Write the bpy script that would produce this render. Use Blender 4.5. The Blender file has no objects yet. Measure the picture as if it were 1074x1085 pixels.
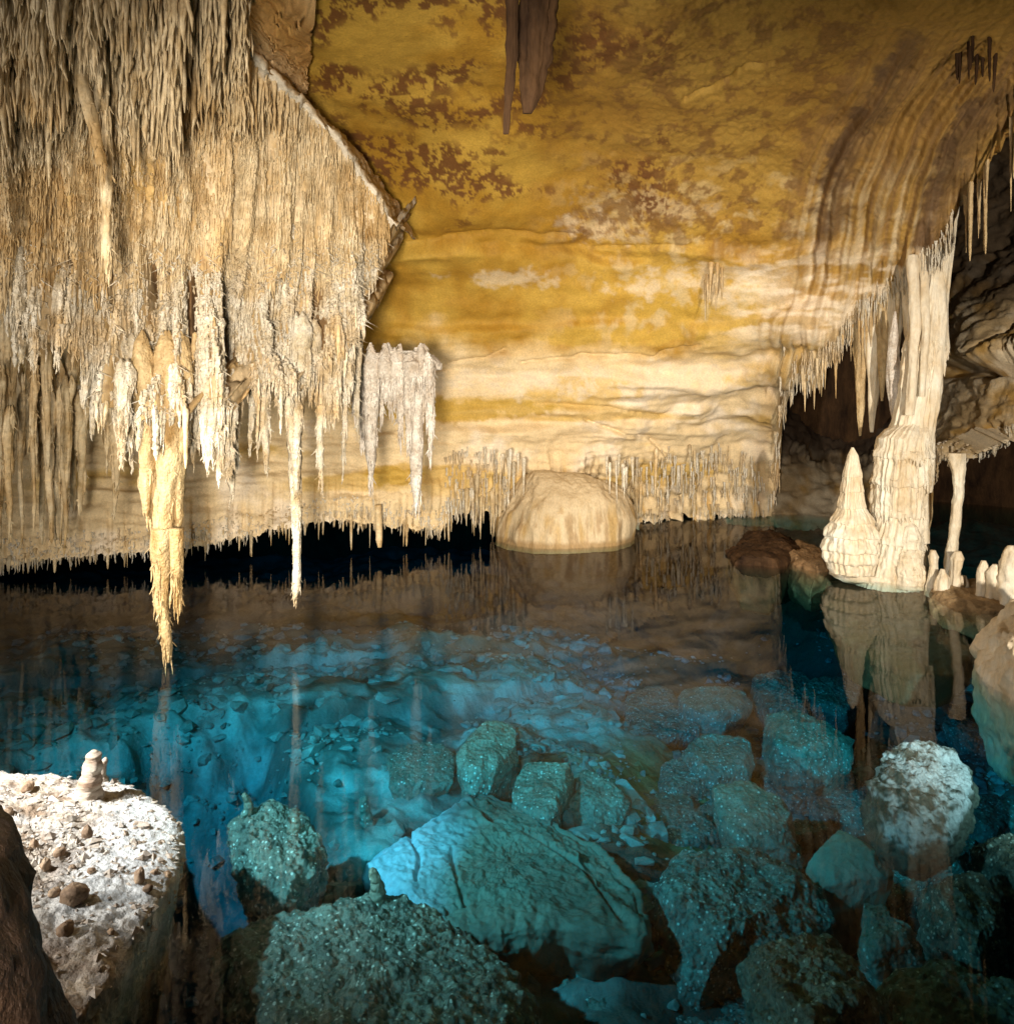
import bpy, math, random
import numpy as np
from mathutils import Vector, Matrix, Euler

random.seed(7)
RNG = np.random.default_rng(11)
F, YH, CX, H = 900.0, 400.0, 537.0, 2.2      # focal length, horizon row, centre column, eye height over the water
scene = bpy.context.scene
COL = scene.collection

# ------------------------------------------------------------------ numeric helpers
_perm = np.random.default_rng(5).permutation(256)
_perm = np.concatenate([_perm, _perm, _perm])
_g = np.random.default_rng(6).normal(size=(256, 3))
_g /= np.linalg.norm(_g, axis=1)[:, None]


def perlin(p):
    sh = p.shape[:-1]
    p = p.reshape(-1, 3)
    i = np.floor(p).astype(np.int64)
    f = p - i
    u = f * f * f * (f * (f * 6 - 15) + 10)
    out = np.zeros(len(p))
    for dx in (0, 1):
        for dy in (0, 1):
            for dz in (0, 1):
                h = _perm[(_perm[(_perm[(i[:, 0] + dx) & 255] + i[:, 1] + dy) & 255] + i[:, 2] + dz) & 255]
                g = _g[h]
                d = f - np.array([dx, dy, dz])
                w = (u[:, 0] if dx else 1 - u[:, 0]) * (u[:, 1] if dy else 1 - u[:, 1]) * (u[:, 2] if dz else 1 - u[:, 2])
                out += w * (g * d).sum(1)
    return (out * 1.6).reshape(sh)


def fbm(p, sc, octv=4, gain=0.5, off=0.0):
    sc = np.asarray(sc, float)
    q = p * sc + off
    a, o, t = 1.0, 0.0, 0.0
    for k in range(octv):
        o = o + a * perlin(q * (2.03 ** k) + 17.3 * k)
        t += a
        a *= gain
    return o / t


def ridged(p, sc, octv=3, off=0.0):
    q = p * np.asarray(sc, float) + off
    a, o = 1.0, 0.0
    for k in range(octv):
        o = o + a * (1 - np.abs(perlin(q * (2.1 ** k) + 9.1 * k)) * 2)
        a *= 0.5
    return o / 1.75


def sstep(a, b, x):
    t = np.clip((x - a) / (b - a), 0, 1)
    return t * t * (3 - 2 * t)


def mix(a, b, w):
    return a * (1 - w[..., None]) + np.asarray(b) * w[..., None]


def PA(px, py, Y):
    return np.stack([(px - CX) / F * Y, Y + 0 * px, H - (py - YH) / F * Y], -1)


def P(px, py, Y):
    return np.array([(px - CX) / F * Y, Y, H - (py - YH) / F * Y])


def on_z(px, py, z):
    return P(px, py, (H - z) * F / (py - YH))


class Field:
    """smooth scalar over (px,py) through control values"""
    def __init__(s, pts):
        a = np.array(pts, float)
        s.c = a[:, :2] / 300.0
        n = len(a)
        d = np.linalg.norm(s.c[:, None] - s.c[None], axis=-1)
        A = np.zeros((n + 3, n + 3))
        A[:n, :n] = d
        A[:n, n] = 1
        A[:n, n + 1:] = s.c
        A[n:, :n] = A[:n, n:].T
        s.w = np.linalg.solve(A, np.concatenate([a[:, 2], [0, 0, 0]]))

    def __call__(s, px, py):
        sh = px.shape
        q = np.stack([px.ravel(), py.ravel()], -1) / 300.0
        o = s.w[-3] + q @ s.w[-2:]
        for k in range(len(s.c)):
            o = o + s.w[k] * np.sqrt(((q - s.c[k]) ** 2).sum(1) + 0.004)
        return o.reshape(sh)


def curve(pts):
    a = np.array(pts, float)
    return lambda x: np.interp(x, a[:, 0], a[:, 1])


def seg_dist(px, py, poly):
    d = np.full(px.shape, 1e9)
    for (x0, y0), (x1, y1) in zip(poly[:-1], poly[1:]):
        vx, vy = x1 - x0, y1 - y0
        t = np.clip(((px - x0) * vx + (py - y0) * vy) / (vx * vx + vy * vy), 0, 1)
        d = np.minimum(d, np.hypot(px - x0 - t * vx, py - y0 - t * vy))
    return d


def normals(X):
    du = np.gradient(X, axis=1)
    dv = np.gradient(X, axis=0)
    n = np.cross(du, dv)
    return n / (np.linalg.norm(n, axis=-1)[..., None] + 1e-9)


# ------------------------------------------------------------------ mesh helpers
def raw_mesh(name, verts, quads=None, tris=None, col=None, smooth=True):
    verts = np.asarray(verts, np.float32)
    me = bpy.data.meshes.new(name)
    nq = 0 if quads is None else len(quads)
    nt = 0 if tris is None else len(tris)
    me.vertices.add(len(verts))
    me.vertices.foreach_set('co', verts.ravel())
    me.loops.add(nq * 4 + nt * 3)
    me.polygons.add(nq + nt)
    li = []
    if nq:
        li.append(np.asarray(quads).ravel())
    if nt:
        li.append(np.asarray(tris).ravel())
    me.loops.foreach_set('vertex_index', np.concatenate(li).astype(np.int32))
    st = np.concatenate([np.arange(nq) * 4, nq * 4 + np.arange(nt) * 3]).astype(np.int32)
    me.polygons.foreach_set('loop_start', st)
    me.polygons.foreach_set('use_smooth', np.full(nq + nt, smooth, bool))
    if col is not None:
        ca = me.color_attributes.new('pigment', 'FLOAT_COLOR', 'POINT')
        c4 = np.ones((len(verts), 4), np.float32)
        c4[:, :3] = np.clip(col, 0.004, 0.9)
        ca.data.foreach_set('color', c4.ravel())
    me.update(calc_edges=True)
    me.validate()
    return me


def grid_quads(R, C, wrap=False):
    r = np.arange(R - 1)[:, None]
    c = np.arange(C if wrap else C - 1)[None]
    c2 = (c + 1) % C
    return np.stack([r * C + c, r * C + c2, (r + 1) * C + c2, (r + 1) * C + c], -1).reshape(-1, 4)


def link(name, me, m=None, parent=None, loc=None):
    o = bpy.data.objects.new(name, me)
    COL.objects.link(o)
    if m is not None and me is not None and not me.materials:
        me.materials.append(m)
    if loc is not None:
        o.location = loc
    if parent is not None:
        o.parent = parent
    return o


def sheet(name, X, m, col=None, parent=None, flip=False):
    R, C = X.shape[:2]
    q = grid_quads(R, C)
    if flip:
        q = q[:, ::-1]
    return link(name, raw_mesh(name, X.reshape(-1, 3), q, col=None if col is None else col.reshape(-1, 3)), m, parent)


def tag(o, label, cat, group=None):
    o['label'] = label
    o['category'] = cat
    if group:
        o['group'] = group
    return o


def structure(o, kind='structure'):
    o['kind'] = kind
    return o


def spine(pts, rad, sides=14, amp=0.1, seed=0.0, flute=0.0, nfl=9, nsc=(6, 6, 3), tiers=None, squash=1.0):
    """tube of horizontal rings along pts; tapered ends are closed"""
    pts = np.asarray(pts, float)
    rad = np.asarray(rad, float)
    n = len(pts)
    th = np.linspace(0, 2 * np.pi, sides, endpoint=False)
    D = np.stack([np.cos(th), np.sin(th) * squash, 0 * th], -1)
    V = pts[:, None] + rad[:, None, None] * D[None]
    k = 1 + amp * fbm(V, nsc, 4, 0.6, seed) * 2
    if flute:
        zz = V[..., 2] * .9 / max(rad.max(), .02) * .12 + seed
        fq = np.stack([np.cos(th)[None] * nfl / 4.5 + 0 * zz, np.sin(th)[None] * nfl / 4.5 + 0 * zz, zz], -1)
        k += flute * 2.2 * (1 - 2.2 * np.abs(perlin(fq))) + flute * perlin(fq * 2.3 + 5)
    if tiers is not None:
        zc, dep = tiers
        zz = V[..., 2] + 0.05 * fbm(V, (5, 5, .1), 3, .6, seed + 3)
        for z0, a in zip(zc, dep):
            d = z0 - zz          # below the skirt edge
            k += a * np.where(d > 0, -np.exp(-d / 0.07), 0) * (0.75 + 0.45 * np.sin(th[None] * 26 + 5 * fbm(V, (3, 3, 0.3), 2, .5, seed)))
            k += a * 0.5 * np.exp(-((d + 0.03) / 0.05) ** 2)
    V = pts[:, None] + (rad[:, None] * k)[..., None] * D[None]
    verts = np.concatenate([V.reshape(-1, 3), pts[:1], pts[-1:]])
    q = grid_quads(n, sides, True)
    a = np.arange(sides)
    b = (a + 1) % sides
    t = np.concatenate([np.stack([np.full(sides, n * sides), b, a], -1),
                        np.stack([np.full(sides, n * sides + 1), (n - 1) * sides + a, (n - 1) * sides + b], -1)])
    return verts, q, t


def fuse(parts):
    vs, qs, ts, o = [], [], [], 0
    for v, q, t in parts:
        vs.append(v)
        if q is not None and len(q):
            qs.append(np.asarray(q) + o)
        if t is not None and len(t):
            ts.append(np.asarray(t) + o)
        o += len(v)
    return (np.concatenate(vs), np.concatenate(qs) if qs else None, np.concatenate(ts) if ts else None)


# ------------------------------------------------------------------ materials
def material(name, build):
    m = bpy.data.materials.new(name)
    m.use_nodes = True
    nt = m.node_tree
    nt.nodes.clear()
    out = nt.nodes.new('ShaderNodeOutputMaterial')
    build(nt, out)
    return m


def N(nt, typ, **kw):
    n = nt.nodes.new(typ)
    for k, v in kw.items():
        if k in ('inputs',):
            for a, b in v.items():
                n.inputs[a].default_value = b
        else:
            setattr(n, k, v)
    return n


def rock(name, c1=None, c2=None, rough=0.75, spec=0.3, var=0.35, nscale=9.0, bump=((14, .5, .02), (60, .6, .006)), specks=None, streak=None,
         coral=None, rnd=0.0, patch=None):
    """stone: colour from the mesh's pigment layer (c1 None) or between c1 and c2; grain, crystals and relief from noise"""
    def build(nt, out):
        L = nt.links.new
        bs = N(nt, 'ShaderNodeBsdfPrincipled', inputs={'Roughness': rough, 'Specular IOR Level': spec})
        geo = N(nt, 'ShaderNodeNewGeometry')
        pos = geo.outputs['Position']
        if streak:
            mp = N(nt, 'ShaderNodeMapping')
            mp.inputs['Scale'].default_value = streak
            L(pos, mp.inputs['Vector'])
            vsrc = mp.outputs['Vector']
        else:
            vsrc = pos
        nz = N(nt, 'ShaderNodeTexNoise', inputs={'Scale': nscale, 'Detail': 8.0, 'Roughness': 0.62})
        L(vsrc, nz.inputs['Vector'])
        if c1 is None:
            at = N(nt, 'ShaderNodeAttribute', attribute_name='pigment')
            base = at.outputs['Color']
        else:
            rp = N(nt, 'ShaderNodeValToRGB')
            rp.color_ramp.elements[0].position = 0.33
            rp.color_ramp.elements[1].position = 0.66
            rp.color_ramp.elements[0].color = (*c1, 1)
            rp.color_ramp.elements[1].color = (*c2, 1)
            L(nz.outputs['Fac'], rp.inputs['Fac'])
            base = rp.outputs['Color']
        fine = N(nt, 'ShaderNodeTexNoise', inputs={'Scale': nscale * 5.3, 'Detail': 5.0, 'Roughness': 0.7})
        L(vsrc, fine.inputs['Vector'])
        mr = N(nt, 'ShaderNodeMapRange', inputs={'From Min': 0.25, 'From Max': 0.75, 'To Min': 1 - var, 'To Max': 1 + var})
        L(fine.outputs['Fac'], mr.inputs['Value'])
        val = mr.outputs['Result']
        if rnd:
            oi = N(nt, 'ShaderNodeObjectInfo')
            m2 = N(nt, 'ShaderNodeMapRange', inputs={'To Min': 1 - rnd, 'To Max': 1 + rnd * .4})
            L(oi.outputs['Random'], m2.inputs['Value'])
            mm = N(nt, 'ShaderNodeMath', operation='MULTIPLY')
            L(val, mm.inputs[0])
            L(m2.outputs['Result'], mm.inputs[1])
            val = mm.outputs[0]
        mul = N(nt, 'ShaderNodeMix', data_type='RGBA', blend_type='MULTIPLY')
        mul.inputs['Factor'].default_value = 1
        L(base, mul.inputs['A'])
        L(val, mul.inputs['B'])
        colour = mul.outputs['Result']
        if patch:
            pn = N(nt, 'ShaderNodeTexNoise', inputs={'Scale': patch[0], 'Detail': 4.0, 'Roughness': 0.6})
            L(pos, pn.inputs['Vector'])
            pr = N(nt, 'ShaderNodeMapRange', inputs={'From Min': .48, 'From Max': .64, 'To Max': patch[2]})
            L(pn.outputs['Fac'], pr.inputs['Value'])
            px_ = N(nt, 'ShaderNodeMix', data_type='RGBA', blend_type='MULTIPLY')
            px_.inputs['B'].default_value = (*patch[1], 1)
            L(pr.outputs['Result'], px_.inputs['Factor'])
            L(colour, px_.inputs['A'])
            colour = px_.outputs['Result']
        if specks:  # white crystal specks that also paint underwater glints into the colour
            sc, amount, sc_col = specks
            vo = N(nt, 'ShaderNodeTexVoronoi', inputs={'Scale': sc})
            L(pos, vo.inputs['Vector'])
            big = N(nt, 'ShaderNodeTexNoise', inputs={'Scale': 3.0, 'Detail': 3.0})
            L(pos, big.inputs['Vector'])
            sep = N(nt, 'ShaderNodeSeparateColor')
            L(vo.outputs['Color'], sep.inputs['Color'])
            ad = N(nt, 'ShaderNodeMath', operation='ADD')
            L(sep.outputs[0], ad.inputs[0])
            L(big.outputs['Fac'], ad.inputs[1])
            gt = N(nt, 'ShaderNodeMapRange', inputs={'From Min': 1.5 - amount, 'From Max': 1.52 - amount})
            L(ad.outputs[0], gt.inputs['Value'])
            ed = N(nt, 'ShaderNodeMapRange', inputs={'From Min': 0.30, 'From Max': 0.42, 'To Min': 1.0, 'To Max': 0.0})
            L(vo.outputs['Distance'], ed.inputs['Value'])
            mk = N(nt, 'ShaderNodeMath', operation='MULTIPLY')
            L(gt.outputs['Result'], mk.inputs[0])
            L(ed.outputs['Result'], mk.inputs[1])
            mx = N(nt, 'ShaderNodeMix', data_type='RGBA')
            mx.inputs['B'].default_value = (*sc_col, 1)
            L(mk.outputs[0], mx.inputs['Factor'])
            L(colour, mx.inputs['A'])
            colour = mx.outputs['Result']
        L(colour, bs.inputs['Base Color'])
        prev = None
        if coral:
            vo = N(nt, 'ShaderNodeTexVoronoi', feature='SMOOTH_F1', inputs={'Scale': coral[0], 'Smoothness': 0.4})
            L(pos, vo.inputs['Vector'])
            b = N(nt, 'ShaderNodeBump', invert=True, inputs={'Strength': coral[1], 'Distance': coral[2]})
            L(vo.outputs['Distance'], b.inputs['Height'])
            prev = b
        for sc, st, di in bump:
            nb = N(nt, 'ShaderNodeTexNoise', inputs={'Scale': sc, 'Detail': 6.0, 'Roughness': 0.6})
            L(vsrc, nb.inputs['Vector'])
            b = N(nt, 'ShaderNodeBump', inputs={'Strength': st, 'Distance': di})
            L(nb.outputs['Fac'], b.inputs['Height'])
            if prev:
                L(prev.outputs['Normal'], b.inputs['Normal'])
            prev = b
        if prev:
            L(prev.outputs['Normal'], bs.inputs['Normal'])
        L(bs.outputs['BSDF'], out.inputs['Surface'])
    return material(name, build)


def water_build(nt, out):
    L = nt.links.new
    tr = N(nt, 'ShaderNodeBsdfTransparent')
    gl = N(nt, 'ShaderNodeBsdfAnisotropic')
    gl.inputs['Roughness'].default_value = 0.015
    gl.inputs['Color'].default_value = (.66, .60, .54, 1)
    fr = N(nt, 'ShaderNodeFresnel', inputs={'IOR': 1.34})
    geo = N(nt, 'ShaderNodeNewGeometry')
    ior = N(nt, 'ShaderNodeMapRange', inputs={'To Min': 1.22, 'To Max': 1 / 1.22})
    L(geo.outputs['Backfacing'], ior.inputs['Value'])
    L(ior.outputs['Result'], fr.inputs['IOR'])
    nz = N(nt, 'ShaderNodeTexNoise', inputs={'Scale': 2.2, 'Detail': 2.0})
    L(geo.outputs['Position'], nz.inputs['Vector'])
    bp = N(nt, 'ShaderNodeBump', inputs={'Strength': 0.05, 'Distance': 0.02})
    L(nz.outputs['Fac'], bp.inputs['Height'])
    L(bp.outputs['Normal'], gl.inputs['Normal'])
    mx = N(nt, 'ShaderNodeMixShader')
    L(fr.outputs['Fac'], mx.inputs['Fac'])
    L(tr.outputs['BSDF'], mx.inputs[1])
    L(gl.outputs['BSDF'], mx.inputs[2])
    L(mx.outputs['Shader'], out.inputs['Surface'])
    va = N(nt, 'ShaderNodeVolumeAbsorption')
    va.inputs['Color'].default_value = (0.15, 0.815, 0.925, 1)
    va.inputs['Density'].default_value = 0.95
    L(va.outputs['Volume'], out.inputs['Volume'])


M_vault = rock('limestone_vault', None, rough=0.7, var=0.22, nscale=8, bump=((9, .35, .03), (45, .5, .010)))
M_drip = rock('dripstone_pigmented', None, rough=0.65, var=0.25, nscale=11, streak=(1, 1, .35), bump=((20, .5, .02), (70, .5, .006)))
M_straw = rock('dripstone_straw', (0.46, 0.31, 0.14), (0.80, 0.65, 0.42), rough=0.6, patch=(1.3, (.84, .68, .44), .8), var=0.3, nscale=5, bump=((40, .6, .01), (140, .5, .004)), rnd=.25)
M_frost = rock('frosted_dripstone', (0.56, 0.44, 0.27), (0.85, 0.77, 0.63), rough=0.6, patch=(1.8, (.84, .66, .42), .8), var=0.35, nscale=7, bump=((60, .8, .012), (170, .6, .005)), coral=(70, .6, .012), rnd=.2)
M_grey = rock('grey_dripstone', (0.48, 0.38, 0.28), (0.80, 0.73, 0.64), rough=0.6, var=0.35, nscale=8, bump=((60, .8, .012),), coral=(60, .6, .012))
M_gold = rock('golden_dripstone', (0.34, 0.20, 0.07), (0.64, 0.48, 0.26), rough=0.55, var=0.3, nscale=5, streak=(1, 1, .4), bump=((30, .7, .02), (110, .6, .006)), coral=(45, .5, .015))
M_dark = rock('shade_toned_dripstone', (0.020, 0.010, 0.005), (0.075, 0.038, 0.016), rough=0.8, spec=.1, var=0.3, nscale=6, streak=(1, 1, .25), bump=((25, .6, .02),))  # near-black albedo paints the unlit look of the roof blades
M_col = rock('cream_flowstone', (0.66, 0.50, 0.30), (0.86, 0.78, 0.62), rough=0.5, var=0.18, nscale=5, streak=(1, 1, .5), bump=((22, .5, .02), (80, .5, .006)))
M_front = rock('shade_toned_foreground_stone', (0.010, 0.005, 0.003), (0.036, 0.018, 0.009), rough=0.6, nscale=5, bump=((9, .8, .05), (40, .7, .015)))  # albedo lowered so the rock looks unlit; the shade is in the colour
M_coral = rock('coralloid_rock', (0.10, 0.11, 0.09), (0.30, 0.30, 0.24), rough=0.4, spec=.5, var=.5, nscale=6,
               bump=((25, .8, .03), (80, .8, .012)), specks=(46, .22, (0.70, 0.70, 0.62)), coral=(26, .9, .04))
M_dull = rock('submerged_rock', (0.11, 0.12, 0.09), (0.26, 0.26, 0.20), rough=0.5, spec=.5, var=.45, nscale=6,
              bump=((18, .7, .03), (70, .7, .01)), specks=(46, .16, (0.6, 0.62, 0.55)), coral=(34, .6, .02))
M_pig = rock('pigmented_submerged_rock', None, rough=.6, var=.3, nscale=7, bump=((14, .6, .03), (60, .6, .01)))
M_slab = rock('pale_silted_slab', None, rough=0.7, var=0.2, nscale=5, bump=((10, .5, .03), (60, .5, .006)))
M_ledge = rock('ledge_crust', None, rough=0.75, var=0.35, nscale=10, bump=((30, .8, .025), (110, .7, .008)), coral=(38, .5, .015))
M_bed = rock('lake_floor_silt', None, rough=0.8, var=0.22, nscale=6, bump=((7, .6, .06), (40, .5, .012)))
M_peb = rock('brown_pebble', (0.20, 0.12, 0.07), (0.50, 0.36, 0.24), rough=.7, nscale=14, bump=((40, .7, .01),), rnd=.3)
M_grav = rock('pale_gravel', (0.14, .14, .12), (.40, .39, .34), rough=.7, nscale=4, bump=((30, .6, .01),))
M_ledge_chip = rock('pale_chip', (0.26, .19, .13), (.58, .53, .47), rough=.7, nscale=14, bump=((40, .5, .006),))
M_water = material('lake_water', water_build)

# ------------------------------------------------------------------ the vault: roof and far wall, one folded sheet
LIP = curve([(-1200, 640), (-300, 608), (0, 600), (60, 592), (110, 588), (200, 582), (255, 570), (300, 560), (350, 551), (400, 556), (440, 560), (466, 562), (478, 546),
             (505, 540), (524, 545), (534, 578), (600, 575), (665, 562), (700, 551), (760, 548), (800, 546), (818, 546), (826, 500), (829, 440), (840, 402), (868, 388),
             (890, 366), (906, 345), (950, 318), (1000, 268), (1012, 235), (1035, 195), (1074, 140), (1250, 60), (2200, -100)])
D_vault = Field([
    (-1200, -600, 2.2), (-300, -600, 2.4), (537, -600, 2.6), (1300, -600, 2.5), (2200, -600, 2.2),
    (-1200, -200, 3.4), (0, -200, 4.3), (537, -200, 4.3), (1074, -200, 4.2), (2200, -200, 3.3),
    (-1200, 100, 5.6), (-300, 100, 7.0), (200, 0, 6.6), (400, 0, 6.6), (700, 0, 6.3), (1000, 0, 6.0), (1300, 0, 5.6), (2200, 0, 4),
    (300, 120, 8.6), (500, 100, 8.3), (700, 100, 8.1), (900, 100, 7.6), (1060, 100, 7.1), (1300, 60, 6.2),
    (400, 200, 9.9), (550, 200, 9.9), (640, 240, 11.0), (500, 235, 10.0), (750, 200, 9.9), (860, 200, 9.5), (960, 200, 8.9), (1020, 200, 8.8),
    (400, 290, 10.9), (560, 280, 11.0), (700, 290, 11.0), (800, 300, 10.8), (880, 300, 10.2), (980, 270, 9.3),
    (200, 300, 10.2), (0, 300, 9.4), (-400, 300, 8.2), (-1200, 350, 6),
    (400, 370, 11.3), (560, 370, 11.5), (700, 370, 11.6), (790, 370, 11.3), (850, 370, 10.7),
    (0, 420, 10.0), (200, 430, 10.6), (400, 440, 11.2), (560, 430, 11.6), (680, 450, 12.1), (780, 440, 12.6),
    (0, 520, 9.8), (150, 520, 10.0), (300, 510, 10.7), (450, 500, 11.2), (597, 488, 11.9), (530, 520, 11.6), (680, 500, 12.4), (780, 500, 13.2),
    (-400, 600, 8.6), (-1200, 640, 6.5), (0, 600, 9.2), (100, 588, 9.4), (200, 582, 9.8), (300, 560, 10.3), (400, 556, 10.6), (480, 570, 11.0), (535, 575, 11.9),
    (600, 570, 12.6), (655, 565, 12.6), (700, 551, 13.0), (800, 546, 13.5), (828, 500, 13.4), (835, 420, 12.0), (868, 388, 10.9)])

cols = np.concatenate([np.linspace(-1200, -20, 120)[:-1], np.arange(-20, 1100, 1.6), np.linspace(1100, 2200, 90)[1:]])
ts = np.concatenate([np.linspace(0, .46, 90)[:-1], np.linspace(.46, .86, 290)[:-1], np.linspace(.86, 1, 110)])
px = np.repeat(cols[None], len(ts), 0)
lip = LIP(cols) + 5 * perlin(np.stack([cols * .09, cols * 0, cols * 0], -1)) + 4 * perlin(np.stack([cols * .31, cols * 0 + 4, cols * 0], -1))
# rows run from far overhead (-600) down to the lip
FIX = np.interp(cols, [-1200, 680, 860, 960, 1010, 1250, 2200], [470, 455, 300, 215, 165, -20, -230])
KN = .86
low_t = np.clip((ts - KN) / (1 - KN), 0, 1)[:, None]
py = -600 + (FIX[None] + 600) * np.minimum(ts / KN, 1)[:, None] + (lip - FIX)[None] * low_t
Y = D_vault(px, py)
X = PA(px, py, Y)
nv = np.cross(PA(px + 2, py, D_vault(px + 2, py)) - X, PA(px, py + 2, D_vault(px, py + 2)) - X)
nv /= np.linalg.norm(nv, axis=-1)[..., None]
nv *= np.sign((nv * (X - np.array([0, 0, H]))).sum(-1))[..., None] * -1      # facing the eye
FLOW = curve([(-200, 1130), (40, 968), (90, 940), (150, 903), (200, 884), (250, 872), (300, 864), (360, 852), (560, 830)])
flow_u = (px - FLOW(py)) + 8 * fbm(X, .8, 2, .5, 91)                                        # 0 along the central fold of the flowing drapery
inflow = sstep(-70, -10, flow_u) * (1 - sstep(150, 230, flow_u)) * sstep(0, 90, py) * sstep(740, 800, px)
q = np.stack([flow_u * .05, py * .004, py * 0], -1)
folds = perlin(q * 1.2) * .6 + perlin(q * 2.6 + 7) * .4
q2 = np.stack([flow_u * .16, py * .004, py * 0 + 3], -1)
folds2 = perlin(q2)
low = sstep(320, 400, py)                                       # far wall rather than roof
d = 0.16 * fbm(X, .55, 3, .5, 3.1) + (.035 + .04 * low) * fbm(X, 1.9, 3, .45, 1.7) + (.006 + .012 * low) * fbm(X, 7, 4, .6)
strata = fbm(X, (.45, .45, 3.2), 3, .5, 8.8)
d += low * 0.14 * strata + (1 - low) * sstep(180, 260, py) * .09 * fbm(X, (.4, .4, 1.9), 3, .5, 5)
d += low * 0.03 * ridged(X, (1.5, 1.5, 6), 3)
pit = fbm(X, 16, 3, .6, 2.2)
d += sstep(560, 700, px) * (1 - sstep(250, 330, py)) * .022 * pit
d += inflow * (.11 * folds + .022 * folds2)
above_lip = lip[None] - py
flute = perlin(np.stack([px * .11, py * .006, px * 0], -1)) + .7 * perlin(np.stack([px * .27, py * .01, px * 0 + 5], -1))
d += .06 * flute * (1 - sstep(8, 75, above_lip)) * (1 + .5 * inflow)
# hanging tongues above and beside the round boulder and by the right recess
tong = sstep(465, 490, px) * (1 - sstep(805, 822, px)) * sstep(470, 510, py + 14 * fbm(X, 3, 2))
d += tong * .09 * flute
cracks = [[(398, 402), (448, 396), (492, 380), (520, 376), (535, 370)], [(552, 383), (578, 378), (640, 376), (690, 376), (740, 362)],
          [(618, 443), (650, 455), (690, 466), (704, 482), (706, 492)], [(725, 100), (762, 88), (790, 70), (822, 62)], [(580, 428), (640, 430), (700, 442)],
          [(745, 262), (700, 258), (640, 262)], [(400, 262), (450, 258), (520, 250), (600, 248)]]
jit = 3 * perlin(np.stack([px * .06, py * .06, px * 0], -1))
for k, cr in enumerate(cracks):
    sd = seg_dist(px + jit, py + jit, cr)
    d -= (.07 if k < 4 else .035) * np.exp(-(sd / (1.7 if k < 4 else 3)) ** 2)
    if k in (2, 4, 5, 6):
        d += .05 * np.exp(-(np.maximum(sd - 2, 0) / 9) ** 2) * (seg_dist(px, py + 6, cr) > seg_dist(px, py - 6, cr))
for cu, dep in (([(380, 268), (470, 256), (560, 262), (640, 276), (740, 264), (830, 272), (900, 262)], .13), ([(380, 352), (520, 350), (640, 338), (730, 344), (860, 322), (930, 300)], .11),
                ([(380, 404), (470, 400), (560, 398), (650, 394), (740, 402), (840, 380)], .10), ([(380, 462), (470, 455), (600, 452), (700, 440), (830, 418)], .10)):
    yc = np.interp(px, [a_ for a_, b_ in cu], [b_ for a_, b_ in cu]) + 16 * fbm(X, .9, 4, .55, dep * 300)
    amt = sstep(375, 420, px) * (1 - sstep(830, 930, px)) * sstep(-.35, .15, fbm(X, .7, 2, .5, dep * 500))
    d += dep * amt * (np.exp(-(np.maximum(py - yc, 0) / 34) ** 2) * sstep(-5, 3, py - yc) - .4 * np.exp(-((py - yc + 9) / 9) ** 2))
X = X + nv * d[..., None]

# pigment of the vault
OCH, OCH2 = np.array([.52, .315, .05]), np.array([.40, .21, .022])
CREAM, PALE, BROWN, DKB = np.array([.74, .56, .32]), np.array([.82, .68, .50]), np.array([.15, .055, .016]), np.array([.05, .025, .015])
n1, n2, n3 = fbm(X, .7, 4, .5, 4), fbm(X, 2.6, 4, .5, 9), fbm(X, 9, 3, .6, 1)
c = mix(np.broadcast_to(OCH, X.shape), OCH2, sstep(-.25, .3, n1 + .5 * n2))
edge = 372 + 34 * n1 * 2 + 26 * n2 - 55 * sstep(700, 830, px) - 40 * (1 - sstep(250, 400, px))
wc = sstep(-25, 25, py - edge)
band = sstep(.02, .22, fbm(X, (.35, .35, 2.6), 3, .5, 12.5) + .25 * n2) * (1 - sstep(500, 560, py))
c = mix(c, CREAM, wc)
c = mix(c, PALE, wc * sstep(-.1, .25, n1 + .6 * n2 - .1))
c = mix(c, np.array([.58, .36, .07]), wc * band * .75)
for cx_, cy_, rx_, ry_ in ((485, 433, 95, 13), (640, 352, 90, 12), (415, 505, 35, 12), (760, 330, 70, 16)):
    e = ((px - cx_) / rx_) ** 2 + ((py - cy_) / ry_) ** 2 + 1.6 * n2 + .8 * n3
    c = mix(c, np.array([.52, .32, .05]), (1 - sstep(.6, 1.2, e)) * .85)
for cx_, cy_, rx_, ry_ in ((640, 238, 40, 14), (560, 405, 120, 11), (700, 400, 90, 14), (770, 300, 80, 18), (545, 290, 50, 9), (680, 215, 60, 14)):
    e = ((px - cx_) / rx_) ** 2 + ((py - cy_) / ry_) ** 2 + 3.2 * n2 + 2.5 * n3
    c = mix(c, PALE, (1 - sstep(-.2, 1.9, e)) * .55)
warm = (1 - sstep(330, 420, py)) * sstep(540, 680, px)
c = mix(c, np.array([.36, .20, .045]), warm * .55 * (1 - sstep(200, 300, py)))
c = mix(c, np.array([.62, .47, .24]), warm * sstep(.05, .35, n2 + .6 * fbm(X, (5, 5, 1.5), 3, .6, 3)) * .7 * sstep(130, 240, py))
# brown lichen-like mottling
reg = sstep(-.18, .12, fbm(X, 1.1, 3, .5, 21.3)) * sstep(300, 345, px) * (1 - sstep(690, 760, px)) * (1 - sstep(215, 275, py - 25 * n1))
spot = sstep(.02, .12, fbm(X * np.array([1, .55, 1.2]), 8.5, 6, .68, 30) + .20 * (reg - .55))
c = mix(c, BROWN, reg * spot * .92)
reg2 = sstep(540, 640, px) * (1 - sstep(900, 980, px)) * (1 - sstep(230, 300, py))
c = mix(c, np.array([.20, .095, .025]), reg2 * sstep(.0, .2, fbm(X * np.array([1, .6, 1]), 5, 5, .65, 50) + .25 * fbm(X, .9, 2, .5, 60)) * .75)
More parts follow.
